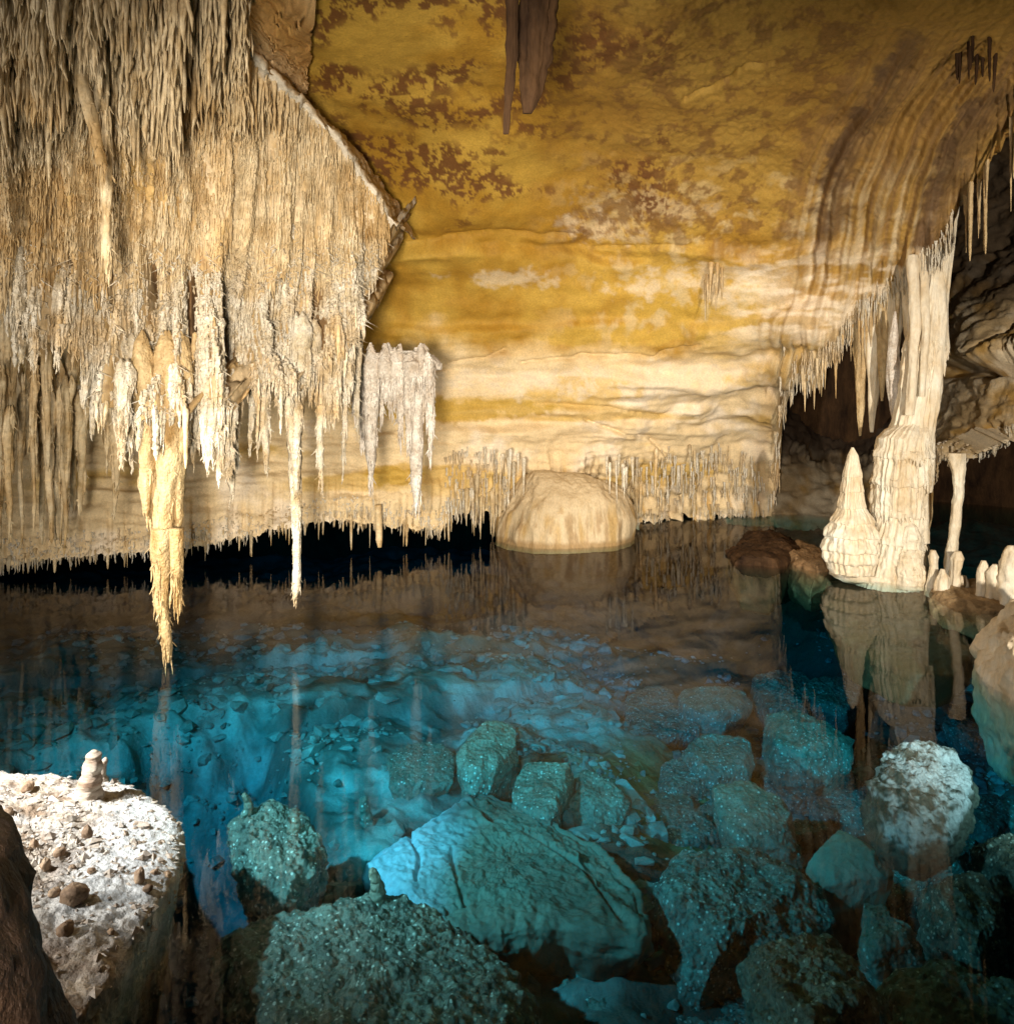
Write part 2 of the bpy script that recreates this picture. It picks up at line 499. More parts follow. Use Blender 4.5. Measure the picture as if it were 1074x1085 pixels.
# flowing streaks
qs = np.stack([flow_u * .10, py * .0035, py * 0 + 11], -1)
st = perlin(qs) + .6 * perlin(qs * 2.3)
c = mix(c, np.array([.36, .20, .06]), inflow * .55)
c = mix(c, np.array([.70, .57, .36]), inflow * sstep(-.1, .6, st + n2) * sstep(120, 260, py) * .6)
c = mix(c, np.array([.21, .115, .05]), inflow * sstep(.0, .7, -st + .8 * n2) * (1 - sstep(250, 330, py)) * .6)
for poly, wd in (([(965, 40), (930, 110), (893, 165), (882, 240)], 12), ([(945, 60), (905, 130), (872, 200), (868, 270)], 5), ([(1062, 110), (1025, 135), (998, 190), (988, 250)], 15),
                 ([(1040, 95), (1005, 145), (985, 220), (975, 275)], 6)):
    sd = seg_dist(px + 3 * jit, py, poly)
    c = mix(c, np.array([.13, .07, .033]), (1 - sstep(wd * .2, wd * 1.9, sd + 14 * n2 + 8 * n3)) * .7)  # dark bands: brown streaks plus painted shade of the drapery folds
c = mix(c, PALE, sstep(745, 800, px) * sstep(255, 290, py - 10 * n2) * (1 - sstep(335, 385, py)) * sstep(-.15, .2, fbm(X, (2, 2, 7), 3, .6, 70)) * .75)
c = mix(c, np.array([.56, .33, .09]), tong * sstep(.1, .6, perlin(np.stack([px * .13, py * .004, px * 0 + 9], -1)) + .3 * n2) * .8)
c = c * (1 + .18 * n3)[..., None]

# the sheet turns back behind the lip, so it has an underside
back = np.arange(1, 9)
XB = X[-1][None] + np.stack([0 * back, .42 * back, .05 * back + .012 * back ** 2], -1)[:, None]
XB[..., 2] += .08 * fbm(XB, 1.3, 3)
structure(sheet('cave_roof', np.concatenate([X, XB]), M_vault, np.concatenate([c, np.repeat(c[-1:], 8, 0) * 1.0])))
VX, VPX, VPY, VLIP = X, px, py, lip

# back wall far behind everything, closes the recesses
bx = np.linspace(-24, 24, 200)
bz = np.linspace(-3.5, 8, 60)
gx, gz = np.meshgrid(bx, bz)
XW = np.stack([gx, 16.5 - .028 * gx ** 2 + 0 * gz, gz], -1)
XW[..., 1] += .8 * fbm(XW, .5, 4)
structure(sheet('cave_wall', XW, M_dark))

# right-hand wall with the shelf beyond the column
SB = curve([(770, 556), (900, 566), (985, 570), (996, 505), (1010, 492), (1040, 490), (1074, 468), (1200, 470), (1700, 500)])
D_B = Field([(770, 545, 13.9), (830, 450, 14.2), (870, 540, 13.8), (870, 480, 14.6), (860, 440, 17), (880, 380, 18.5), (930, 420, 17), (1000, 480, 11.4), (1040, 480, 10.9), (1040, 430, 10.8),
             (1074, 390, 10.9), (1030, 350, 11.4), (1040, 290, 13.2), (1074, 220, 13.2), (1200, 300, 10.0), (1200, 430, 9.3), (1700, 300, 7), (1700, 500, 6.5), (900, 250, 18), (770, 200, 18),
             (1100, 50, 12), (1700, 50, 7)])
cb = np.concatenate([np.arange(770, 1110, 1.8), np.linspace(1110, 1700, 80)[1:]])
tb = np.linspace(0, 1, 260)
lipb = SB(cb) + 5 * perlin(np.stack([cb * .2, cb * 0, cb * 0 + 8], -1))
pxb = np.repeat(cb[None], len(tb), 0)
pyb = 60 + (lipb[None] - 60) * tb[:, None]
XR = PA(pxb, pyb, D_B(pxb, pyb))
nb = normals(XR)
nb *= np.sign((nb * (XR - np.array([0, 0, H]))).sum(-1))[..., None] * -1
db = .17 * fbm(XR, .9, 4, .5, 2) + .08 * fbm(XR, 4, 4, .6, 6) + .10 * ridged(XR, (1, 1, 3.2), 3, 4.4)
fl = perlin(np.stack([pxb * .22, pyb * .012, pxb * 0], -1)) + .5 * perlin(np.stack([pxb * .5, pyb * .012, pxb * 0 + 2], -1))
for y0 in (382, 490):
    dd = (y0 + 10 * perlin(np.stack([pxb * .03, pxb * 0, pxb * 0], -1))) - pyb
    db += .09 * fl * np.exp(-(np.maximum(dd, 0) / 26) ** 2) * (dd > -3) + .18 * np.exp(-((dd - 8) / 14) ** 2) * sstep(990, 1010, pxb)
    db -= .35 * np.exp(-((dd + 10) / 7) ** 2) * (y0 < 400) * sstep(990, 1010, pxb)
for cr in ([(1074, 345), (1045, 372), (1028, 384)], [(1058, 450), (1045, 470), (1046, 490), (1052, 505)]):
    db -= .16 * np.exp(-(seg_dist(pxb + 3 * fl, pyb, cr) / 3) ** 2)
XR = XR + nb * db[..., None]
m1, m2 = fbm(XR, 1.5, 4, .55, 9), fbm(XR, 6, 3)
cR = mix(np.broadcast_to(np.array([.52, .37, .19]), XR.shape), np.array([.74, .60, .40]), sstep(-.15, .25, m1 + .4 * m2))
cR = mix(cR, np.array([.45, .25, .05]), sstep(.05, .3, fbm(XR, 2.3, 3, .5, 33)) * .8)
cR = mix(cR, np.array([.07, .045, .03]), (1 - sstep(290, 350, pyb + 25 * m1)) * .85)  # shadow of the upper hollow put into the pigment
cR = mix(cR, np.array([.05, .03, .02]), (1 - sstep(960, 1000, pxb)) * (.95 - .45 * sstep(470, 510, pyb + 20 * m1)))  # recess shade painted in, strongest towards its top
bk = np.arange(1, 8)
XRB = XR[-1][None] + np.stack([0 * bk, .10 * bk, .02 * bk], -1)[:, None]
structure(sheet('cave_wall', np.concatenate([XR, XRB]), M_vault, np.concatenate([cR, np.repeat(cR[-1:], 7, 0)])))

# ------------------------------------------------------------------ lake floor
fx = np.linspace(-13, 13, 560)
fy = np.concatenate([np.linspace(-1, 11, 480), np.linspace(11, 18, 80)[1:]])
gx, gy = np.meshgrid(fx, fy)
XF = np.stack([gx, gy, 0 * gx], -1)
z = -1.2 + .30 * fbm(XF, .35, 3, .5, 2) + .14 * fbm(XF, 1.1, 4, .5, 7) + .035 * fbm(XF, 5, 4, .6)
z += .05 * ridged(XF, (.9, 1.1, 1), 4, 5) + .03 * ridged(XF, (3, 3, 1), 3, 6)
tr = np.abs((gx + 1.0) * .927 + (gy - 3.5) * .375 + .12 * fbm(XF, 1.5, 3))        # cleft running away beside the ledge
z -= 1.9 * (1 - sstep(.3, .7, tr)) * (1 - sstep(6.2, 8.2, gy + .8 * fbm(XF, 1.2, 3, .5, 3)))
z += .05 * ridged(XF, (.8, .8, 1), 4, 41) * sstep(.1, .3, fbm(XF, .8, 3, .5, 51)) + .035 * np.clip(fbm(XF, 1.3, 5, .6, 61) * 9, -1, 1)
z -= .35 * sstep(.6, 2.4, gx) * (1 - sstep(9, 11, gy))
z -= .35 * sstep(8, 14, gy - .12 * np.minimum(gx, 0) + 1.2 * fbm(XF, .6, 4, .55, 31)) * (1 - sstep(3, 4, gx))
z += .5 * sstep(3.0, 4.5, gx) * sstep(7.5, 9, gy)                         # shoal at the foot of the column
z -= .5 * (1 - sstep(1.0, 3.0, np.hypot(gx - 2.6, gy - 10.6)))
# long bedding steps
for x0, y0, x1, y1, s_ in ((-5, 6.6, 0.2, 8.9, .16), (-6, 8.6, .8, 10.4, .12)):
    side = ((x1 - x0) * (gy - y0) - (y1 - y0) * (gx - x0)) / math.hypot(x1 - x0, y1 - y0) + .25 * fbm(XF, .9, 3)
    z += s_ * sstep(-.05, .05, side)
XF[..., 2] = z
a1, a2 = fbm(XF, .6, 4, .5, 4), fbm(XF, 3, 4, .55, 8)
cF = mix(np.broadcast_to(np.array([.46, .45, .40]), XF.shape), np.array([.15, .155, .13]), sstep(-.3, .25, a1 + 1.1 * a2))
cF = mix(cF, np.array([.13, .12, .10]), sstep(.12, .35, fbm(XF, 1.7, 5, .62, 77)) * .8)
cF = mix(cF, np.array([.12, .08, .045]), sstep(8.0, 11.5, gy + 1.6 * a1) * .85)  # floor darkened with distance in the colour, adding to the light falloff
cF = mix(cF, np.array([.06, .055, .045]), (1 - sstep(.55, .95, tr + .1 * a2)) * (1 - sstep(6.6, 8, gy)) * .9)  # shade of the cleft painted into the floor colour
cF = mix(cF, np.array([.02, .016, .012]), sstep(1.7, 2.3, gx + .3 * a1) * (1 - sstep(3.4, 4.0, gx)) * sstep(6.2, 7, gy) * .9)  # near-black colour in place of the unlit trench before the recess
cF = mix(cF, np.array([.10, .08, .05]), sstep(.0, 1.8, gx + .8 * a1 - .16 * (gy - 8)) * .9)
cF = mix(cF, np.array([.05, .05, .04]), sstep(.2, .9, gx + .3 * a1) * (1 - sstep(5.6, 6.8, gy)) * .85)  # painted shade in the gaps between the right-hand boulders
cF = mix(cF, np.array([.30, .22, .08]), (1 - sstep(.5, 1.1, np.hypot((gx - 1.35) / .9, (gy - 6.9) / 1.3) + .4 * a2)) * .8)
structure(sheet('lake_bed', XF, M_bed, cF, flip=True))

# ------------------------------------------------------------------ the lake itself
wx0, wx1, wy0, wy1, wz = -22, 22, -6, 19, -5
wv = [(wx0, wy0, wz), (wx1, wy0, wz), (wx1, wy1, wz), (wx0, wy1, wz), (wx0, wy0, 0), (wx1, wy0, 0), (wx1, wy1, 0), (wx0, wy1, 0)]
wq = [(0, 3, 2, 1), (4, 5, 6, 7), (0, 1, 5, 4), (1, 2, 6, 5), (2, 3, 7, 6), (3, 0, 4, 7)]
structure(link('water', raw_mesh('water', wv, wq, smooth=False), M_water))

# ------------------------------------------------------------------ rocks described by the outline of their tops
def outline_rock(name, m, pts, zs, up, down, label, cat='rock', group=None, p=3.5, rough=.06, fine=.02, seed=0, res=(220, 110), pig=None, ctr=None, undercut=0.0, coarse=1.6, facets=9):
    """pts: outline of the top in the photograph, zs: height of each corner; a star-shaped stone with that top"""
    zs = np.broadcast_to(np.asarray(zs, float), (len(pts),))
    if group == 'submerged boulders on the lake floor' or name == 'stone_slab':
        undercut = max(undercut, .5)
        down = min(down, .6)
        zs = zs - (.12 if name == 'boulder' else 0)
        facets = facets if facets < 9 else 15
        rough = rough * .7
    W = np.array([on_z(a, b, z_) for (a, b), z_ in zip(pts, zs)])
    A = np.c_[W[:, :2], np.ones(len(W))]
    pl = np.linalg.lstsq(A, W[:, 2], rcond=None)[0]
    c0 = W[:, :2].mean(0) if ctr is None else on_z(*ctr, zs.mean())[:2]
    th = np.linspace(0, 2 * np.pi, res[0], endpoint=False)
    rel = W[:, :2] - c0
    ang = np.unwrap(np.arctan2(rel[:, 1], rel[:, 0]))
    if ang[-1] < ang[0]:
        rel = rel[::-1]
    rho = np.full(res[0], 1e-3)
    D2 = np.stack([np.cos(th), np.sin(th)], -1)
    for k in range(len(rel)):
        a, b = rel[k], rel[(k + 1) % len(rel)]
        e = b - a
        den = D2[:, 0] * e[1] - D2[:, 1] * e[0]
        den = np.where(np.abs(den) < 1e-9, 1e-9, den)
        t = (a[0] * e[1] - a[1] * e[0]) / den
        s = (a[0] * D2[:, 1] - a[1] * D2[:, 0]) / den
        ok = (t > 0) & (s >= -1e-6) & (s <= 1 + 1e-6)
        rho = np.where(ok, np.maximum(rho, t), rho)
    for _ in range(2):
        rho = .25 * np.roll(rho, 1) + .5 * rho + .25 * np.roll(rho, -1)
    ph = np.linspace(math.pi / 2, -math.pi / 2, 1200)
    cc, ss = np.abs(np.cos(ph)) ** (2 / p), np.sign(np.sin(ph)) * np.abs(np.sin(ph)) ** (2 / p)
    hh = np.where(ss > 0, up, down)
    rm = rho.mean()
    ds = np.hypot(np.diff(cc * rm), np.diff(ss * hh) * np.where(ss[1:] > 0, 1, .45))
    sl = np.concatenate([[0], np.cumsum(ds)])
    t_ = np.linspace(0, sl[-1], res[1])
    cc, ss = np.interp(t_, sl, cc), np.interp(t_, sl, ss)
    hh = np.where(ss > 0, up, down)
    shrink = 1 - undercut * np.clip(-ss, 0, 1)
    xy = c0 + (cc * shrink)[:, None, None] * rho[None, :, None] * D2[None]
    zz = xy[..., 0] * pl[0] + xy[..., 1] * pl[1] + pl[2] + (ss * hh)[:, None] - up * .6
    V = np.concatenate([xy, zz[..., None]], -1)
    n = normals(np.concatenate([V[:, -1:], V, V[:, :1]], 1))[:, 1:-1]
    cen = np.array([c0[0], c0[1], zs.mean() - down * .4])
    n *= np.sign((n * (V - cen)).sum(-1))[..., None]
    rgf = np.random.default_rng(seed + 1)
    for k in range(facets):                                      # broken faces
        nf = rgf.normal(size=3) * np.array([1, 1, .75])
        nf[2] = abs(nf[2]) * rgf.choice([1, 1, .2])
        nf /= np.linalg.norm(nf)
        h = ((V - cen) * nf).sum(-1)
        lim = h.max() * rgf.uniform(.80, .97)
        V = V - (np.maximum(h - lim, 0) * .93)[..., None] * nf
    n = normals(np.concatenate([V[:, -1:], V, V[:, :1]], 1))[:, 1:-1]
    n *= np.sign((n * (V - cen)).sum(-1))[..., None]
    disp = rough * .75 * fbm(V, coarse, 4, .5, seed) + rough * .45 * ridged(V, coarse * 2.2, 4, seed + 5) - rough * .25 + fine * fbm(V, 11, 4, .65, seed + 2)
    V = V + n * disp[..., None]
    if label.startswith('broad smooth'):
        qx, qy = CX + V[..., 0] / V[..., 1] * F, YH + (H - V[..., 2]) / V[..., 1] * F
        jj = 5 * fbm(V, 5, 3)
        for cr_ in ([(478, 900), (486, 935), (494, 958)], [(494, 958), (470, 968), (440, 968)], [(500, 850), (560, 880), (620, 920), (660, 975)], [(430, 880), (446, 905), (440, 930)]):
            V = V - n * (.035 * np.exp(-(seg_dist(qx + jj, qy + jj, cr_) / 2.2) ** 2))[..., None]
        step_ = sstep(-3, 3, (qx - 500) * .5 - (qy - 850) * .87 + 40 * fbm(V, 2, 4))
        V = V - n * (.045 * step_ * sstep(.3, .8, n[..., 2]))[..., None]
    C4 = None if pig is None else pig(V, n).reshape(-1, 3)
    me = raw_mesh(name, V.reshape(-1, 3), grid_quads(res[1], res[0], True), col=C4)
    o = link(name, me, m)
    tag(o, label, cat, group)
    return o


def pig_ledge(V, n):
    a, b = fbm(V, 1.6, 4, .55, 3), fbm(V, 7, 4, .6, 5)
    fromedge = V[..., 0] + .16 * (V[..., 1] - 4) + .25 * a
    c_ = mix(np.broadcast_to(np.array([.50, .46, .42]), V.shape), np.array([.27, .19, .13]), sstep(.0, .3, fbm(V, (2.2, 4, 2), 4, .6, 14) + .15))
    c_ = mix(c_, np.array([.60, .52, .42]), sstep(-.05, .3, b))
    c_ = mix(c_, np.array([.66, .68, .68]), sstep(-2.2, -1.75, fromedge) * sstep(2.9, 3.5, V[..., 1] + .4 * a))
    return mix(c_, np.array([.14, .08, .05]), sstep(.12, .5, V[..., 2] * -1 - .0))


def pig_slab(V, n):
    a, b = fbm(V, 1.3, 4, .55, 3), fbm(V, 8, 4, .6, 5)
    c_ = mix(np.broadcast_to(np.array([.20, .20, .15]), V.shape), np.array([.11, .115, .085]), sstep(-.1, .3, a + .4 * b))
    w = 1 - sstep(-.75, -.25, V[..., 0] + .25 * a - .12 * (V[..., 1] - 5.3))
    c_ = mix(c_, np.array([.60, .63, .70]), w)  # pale silt, brightened and blued to paint the pool of light there
    return mix(c_, np.array([.12, .12, .10]), sstep(.15, .45, V[..., 0] * .62 + V[..., 1] * .78 - 4.60 + .18 * a) * .85)


def pig_right(V, n):
    a, b = fbm(V, 1.6, 4, .6, 3), fbm(V, 14, 3, .65, 5)
    w = sstep(-.12, .12, a * .5 + b * .5 + (V[..., 0] - 2.55) * .5) * sstep(.2, .5, n[..., 2])
    return mix(np.broadcast_to(np.array([.11, .11, .09]), V.shape) * (1 + .8 * b)[..., None], np.array([.58, .60, .64]), w)


SUB = 'submerged boulders on the lake floor'
outline_rock('rock_ledge', M_ledge, [(-260, 815), (0, 803), (70, 812), (112, 826), (150, 840), (176, 862), (192, 885), (194, 905), (186, 940), (160, 978), (138, 1012),
             (120, 1045), (96, 1072), (40, 1075), (-120, 1120), (-330, 1000)], [.10, .10, .04, -.02, -.05, -.08, -.1, -.1, -.08, -.05, -.02, 0, .02, .06, .1, .14],
             .10, 2.6, 'flat pale ledge with a white edge, strewn with brown pebbles at the water', 'rock', None, 6, .05, .03, 3, (420, 200), pig_ledge, ctr=(20, 920), undercut=.6, facets=0)
outline_rock('boulder', M_coral, [(220, 1000), (262, 968), (318, 950), (380, 940), (430, 948), (470, 972), (520, 1010), (575, 1058), (590, 1110), (500, 1180), (300, 1200), (262, 1110)],
             [-.40, -.43, -.48, -.52, -.54, -.56, -.54, -.50, -.46, -.38, -.33, -.36], .22, 1.8, 'largest dark crystal-speckled boulder under the water, nearest the ledge', 'rock', SUB, 4, .12, .05, 9, (420, 200), facets=6)
outline_rock('stone_slab', M_slab, [(392, 885), (420, 858), (480, 838), (530, 846), (590, 868), (640, 892), (676, 925), (690, 985), (680, 1015), (640, 1012), (590, 998), (530, 1000), (470, 985), (410, 950), (385, 920)],
             [-.95, -1.0, -1.0, -.95, -.9, -.85, -.8, -.85, -.95, -.95, -.95, -.9, -.85, -.85, -.9], .16, .7, 'broad smooth tilted slab with pale blue silt on one end', 'slab', None, 7, .07, .035, 21, (420, 220), pig_slab, facets=3)
outline_rock('boulder', M_coral, [(238, 872), (262, 850), (300, 852), (340, 868), (348, 905), (325, 940), (295, 950), (262, 915)], [-.45, -.5, -.5, -.5, -.5, -.45, -.4, -.4],
             .18, 1.2, 'knobbly small boulder rising from the dark cleft beside the ledge', 'rock', SUB, 3, .12, .06, 31, (240, 130), undercut=.3)
outline_rock('boulder', M_dull, [(484, 800), (500, 770), (535, 762), (556, 775), (552, 800), (520, 826), (492, 828)], [-.62, -.55, -.5, -.55, -.65, -.72, -.7],
             .15, .6, 'pale square-cut block standing up in mid lake with a round shadow', 'rock', SUB, 5, .09, .02, 43)
outline_rock('stone_slab', M_dull, [(535, 840), (560, 806), (600, 800), (612, 812), (590, 850), (600, 878), (560, 862)], [-.85, -.8, -.75, -.75, -.85, -.9, -.9], .08, .4,
             'cracked slab leaning behind the pale square-cut block', 'slab', None, 5, .06, .02, 51)
outline_rock('boulder', M_dull, [(596, 830), (612, 812), (645, 822), (684, 862), (670, 880), (640, 882), (608, 868)], [-.75, -.7, -.72, -.85, -.9, -.9, -.85], .12, .5,
             'angular boulder with a pale rounded end behind the broad slab', 'rock', SUB, 4, .09, .02, 57)
outline_rock('stone_slab', M_dull, [(408, 800), (440, 782), (486, 788), (480, 826), (440, 834), (414, 838)], [-1.0, -1.0, -1.0, -1.0, -1.0, -1.0], .06, .35,
             'thin flat slab lying on pale silt left of the square-cut block', 'slab', None, 6, .03, .02, 61)
outline_rock('boulder', M_dull, [(750, 836), (768, 818), (800, 822), (835, 850), (858, 890), (850, 908), (810, 900), (775, 892)], [-.7, -.65, -.65, -.7, -.8, -.85, -.85, -.8], .14, .6,
             'elongated speckled boulder with a smooth flank among the dark rocks', 'rock', SUB, 3, .08, .03, 67)
outline_rock('boulder', M_slab, [(850, 900), (880, 880), (915, 888), (948, 908), (940, 930), (900, 940), (868, 948)], [-.75, -.7, -.65, -.65, -.75, -.8, -.85], .12, .5,
             'smooth bare green boulder wedged between speckled ones', 'rock', SUB, 3.2, .06, .01, 71, facets=5, pig=lambda V, n: np.broadcast_to(np.array([.26, .29, .22]), V.shape) * (1 + .4 * fbm(V, 5, 3))[..., None])
outline_rock('boulder', M_pig, [(905, 838), (930, 800), (970, 778), (1010, 785), (1034, 815), (1030, 850), (1010, 885), (970, 900), (930, 880)], [-.14, -.11, -.08, -.08, -.11, -.16, -.20, -.22, -.20],
             .22, .4, 'big boulder with a white crust on top, brightest of the submerged rocks', 'rock', SUB, 3, .10, .05, 77, (360, 180), pig_right, undercut=.85, facets=5)
outline_rock('boulder', M_coral, [(968, 935), (1000, 922), (1050, 925), (1062, 960), (1074, 1000), (1050, 1018), (1010, 995), (980, 972)], [-.4, -.35, -.35, -.4, -.42, -.45, -.45, -.42], .18, .8,
             'sparkling wedge-shaped boulder below the white-crusted one', 'rock', SUB, 3.5, .09, .05, 83)
outline_rock('boulder', M_coral, [(690, 940), (715, 905), (780, 895), (850, 920), (895, 965), (880, 1000), (800, 990), (750, 1000), (715, 1020), (692, 985)], [-.8, -.85, -.9, -.85, -.75, -.72, -.75, -.75, -.72, -.75], .2, .7,
             'wide dim boulder with a scalloped rim in the middle of the rock pile', 'rock', SUB, 3, .12, .05, 89, (300, 150))
outline_rock('boulder', M_coral, [(782, 1010), (830, 978), (880, 992), (910, 1030), (945, 1085), (940, 1130), (820, 1130), (800, 1060)], [-.45, -.45, -.42, -.4, -.38, -.35, -.3, -.35], .22, .9,
             'steep glittering boulder cut by the bottom of the view', 'rock', SUB, 3.2, .11, .05, 97, (300, 150))
outline_rock('boulder', M_dull, [(910, 945), (930, 942), (945, 975), (978, 990), (975, 1010), (935, 1012), (912, 1000)], [-.75, -.7, -.7, -.7, -.75, -.75, -.75], .14, .6,
             'small jagged boulder in the shadow between two sparkling ones', 'rock', SUB, 3.5, .1, .03, 101)
outline_rock('boulder', M_coral, [(930, 1040), (990, 1020), (1040, 1040), (1110, 1050), (1130, 1110), (960, 1120)], [-.65, -.65, -.6, -.55, -.5, -.5], .2, .8,
             'dark boulder in the lower corner under the wedge-shaped one', 'rock', SUB, 3, .13, .05, 107)
outline_rock('boulder', M_dull, [(580, 1010), (640, 1018), (690, 1030), (700, 1080), (640, 1120), (585, 1080)], [-1.15] * 6, .2, .7,
             'dim sunken boulder under the front edge of the broad slab', 'rock', SUB, 3, .12, .04, 109)
outline_rock('boulder', M_dull, [(800, 760), (850, 750), (905, 770), (905, 790), (868, 812), (815, 800)], [-.85, -.85, -.8, -.8, -.85, -.85], .2, .5,
             'low dark boulder under the reflection of the pale column', 'rock', SUB, 3, .14, .03, 113)
outline_rock('boulder', M_dull, [(720, 790), (760, 772), (800, 785), (795, 815), (745, 820)], [-1.0] * 5, .16, .5,
             'brown low boulder where the floor turns golden', 'rock', SUB, 3, .12, .03, 119)
outline_rock('boulder', M_coral, [(1030, 895), (1060, 880), (1110, 900), (1100, 930), (1050, 925)], [-.35, -.3, -.25, -.25, -.35], .15, .6,
             'small boulder at the picture edge beside the white-crusted one', 'rock', SUB, 3, .1, .04, 127)
outline_rock('stone_slab', M_slab, [(640, 870), (650, 826), (664, 822), (700, 868), (690, 882)], [-1.1, -1.0, -1.0, -1.05, -1.1], .05, .2,
             'thin pale blade of stone leaning over the angular boulder', 'slab', None, 5, .03, .01, 131, pig=lambda V, n: np.broadcast_to(np.array([.45, .48, .45]), V.shape))

rgr = np.random.default_rng(404)
for k, (x, y, w_) in enumerate([(705, 1040, 60), (745, 1070, 55), (720, 880, 40), (870, 960, 45), (900, 850, 40), (760, 870, 36), (690, 850, 34), (950, 930, 30), (1000, 900, 36), (1060, 1040, 50), (920, 1030, 30),
                                (640, 1060, 50), (560, 830, 26), (450, 815, 24), (500, 745, 26), (620, 790, 30), (665, 800, 26), (700, 760, 34), (760, 745, 36), (830, 730, 36), (1040, 770, 40), (880, 735, 26),
                                (720, 820, 30), (840, 830, 30), (790, 930, 34), (1010, 1060, 46), (860, 880, 26), (1050, 860, 30)]):
    a_ = np.linspace(0, 2 * np.pi, 7, endpoint=False) + rgr.uniform(0, 1)
    rr_ = 1.35 * w_ * rgr.uniform(.6, 1.2, 7)
    el = rgr.uniform(.45, .75)
    outline_rock('boulder', M_coral if k % 3 else M_dull, [(x + r_ * math.cos(t_), y + el * r_ * math.sin(t_)) for r_, t_ in zip(rr_, a_)], -1.16 + rgr.uniform(-.08, .1), .10, .4,
                 'dim angular stone wedged low between the larger submerged boulders', 'rock', SUB, 6, .08, .03, 500 + k, (150, 70))

# near dark rock at the corner of the view
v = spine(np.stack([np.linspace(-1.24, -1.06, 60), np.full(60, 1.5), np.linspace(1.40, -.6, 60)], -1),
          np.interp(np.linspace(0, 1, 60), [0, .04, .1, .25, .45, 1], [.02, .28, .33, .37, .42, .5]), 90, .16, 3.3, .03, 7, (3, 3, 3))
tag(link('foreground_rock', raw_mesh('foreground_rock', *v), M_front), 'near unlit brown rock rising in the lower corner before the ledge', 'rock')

# shore rocks left of the column and the lit rock slope at the far right
outline_rock('shore_rock', M_dark, [(770, 580), (790, 566), (830, 560), (850, 580), (815, 600), (780, 598)], [.08] * 6, .14, .6, 'dark shore rock under the shadow of a stalagmite', 'rock', None, 3, .14, .03, 141)
outline_rock('shore_rock', M_pig, [(828, 585), (846, 574), (872, 580), (882, 600), (858, 606)], [.06] * 5, .16, .5, 'low brown shore rock between dark shadow and pale column', 'rock', None, 3, .12, .03, 143,
             pig=lambda V, n: np.broadcast_to(np.array([.22, .13, .06]), V.shape) * (1 + .6 * fbm(V, 6, 3))[..., None])
outline_rock('rock_slope', M_col, [(1030, 690), (1034, 650), (1062, 618), (1110, 600), (1250, 640), (1250, 760), (1120, 740), (1060, 722)], [.08, .22, .5, .6, .8, .6, .25, .1], .2, 1.0,
             'brightly lit cream rock slope at the water beyond the small column', 'rock', None, 3.5, .16, .04, 149, undercut=.3)
outline_rock('shore_rock', M_col, [(872, 600), (900, 594), (960, 596), (985, 605), (975, 615), (930, 614), (885, 610)], [.03] * 7, .08, .16, 'flat cream apron of flowstone under the pale column', 'rock', None, 4, .03, .01, 151, undercut=.9)
outline_rock('shore_rock', M_pig, [(975, 628), (1000, 616), (1060, 612), (1090, 640), (1040, 652), (1000, 646)], [.02] * 6, .12, .5, 'low brown rock carrying the row of small stalagmites', 'rock', None, 3, .08, .02, 157,
             pig=lambda V, n: np.broadcast_to(np.array([.36, .24, .12]), V.shape) * (1 + .5 * fbm(V, 6, 3))[..., None])

outline_rock('shore_rock', M_pig, [(866, 612), (905, 604), (985, 606), (1020, 640), (1030, 690), (1000, 730), (940, 725), (890, 690)], [-.10, -.08, -.08, -.10, -.16, -.3, -.34, -.26], .08, .3,
             'brown shoal just under the water where the column is mirrored', 'rock', None, 3.5, .06, .02, 163, pig=lambda V, n: np.broadcast_to(np.array([.07, .042, .018]), V.shape) * (1 + .9 * fbm(V, 5, 4))[..., None])

# the rounded boulder at the foot of the far wall
th = np.linspace(0, 2 * np.pi, 240, endpoint=False)
ph = np.linspace(.02, 1.61, 150)
PT, PH = np.meshgrid(th, ph)
bc = np.array([.775, 11.65, -.02])
S = np.stack([np.cos(PT) * np.sin(PH) ** .86 * .90, np.sin(PT) * np.sin(PH) ** .86 * .72, np.sign(np.cos(PH)) * np.abs(np.cos(PH)) ** .92 * .89], -1)
S[..., :2] *= (1 - .97 * sstep(-.03, .1, -S[..., 2] - .1))[..., None]
S *= (1 + .10 * np.clip(np.cos(PH), 0, 1) * np.sin(PH))[..., None]
S = S * (1 + .20 * fbm(S, 1.3, 3, .5, 4) + .10 * np.exp(-((PT - .5) / .5) ** 2 - ((PH - 1.0) / .35) ** 2) - .08 * np.exp(-((PT - 4.0) / .6) ** 2 - ((PH - .9) / .4) ** 2) + .03 * ridged(S, (5, 5, .7), 3) + .02 * fbm(S, (9, 9, 1.2), 3, .6) + .004 * fbm(S, 25, 3))[..., None] + bc
cb_ = mix(np.broadcast_to(np.array([.56, .43, .26]), S.shape), np.array([.46, .30, .12]), sstep(.0, .3, fbm(S, (5, 5, .5), 3, .5, 2)) * (1 - sstep(.3, .75, S[..., 2])))
cb_ = mix(cb_, np.array([.30, .17, .06]), sstep(.1, .3, fbm(S, (9, 9, .4), 3, .5, 22)) * (1 - sstep(.3, .7, S[..., 2])) * .6)
cb_ = mix(cb_, np.array([.33, .20, .08]), (1 - sstep(.03, .10, S[..., 2] + .03 * fbm(S, 6, 3))) * .8)
o = link('round_boulder', raw_mesh('round_boulder', S.reshape(-1, 3), grid_quads(150, 240, True), col=cb_.reshape(-1, 3)), M_drip)
tag(o, 'smooth dome-shaped cream boulder with drip streaks at the far waterline', 'boulder')

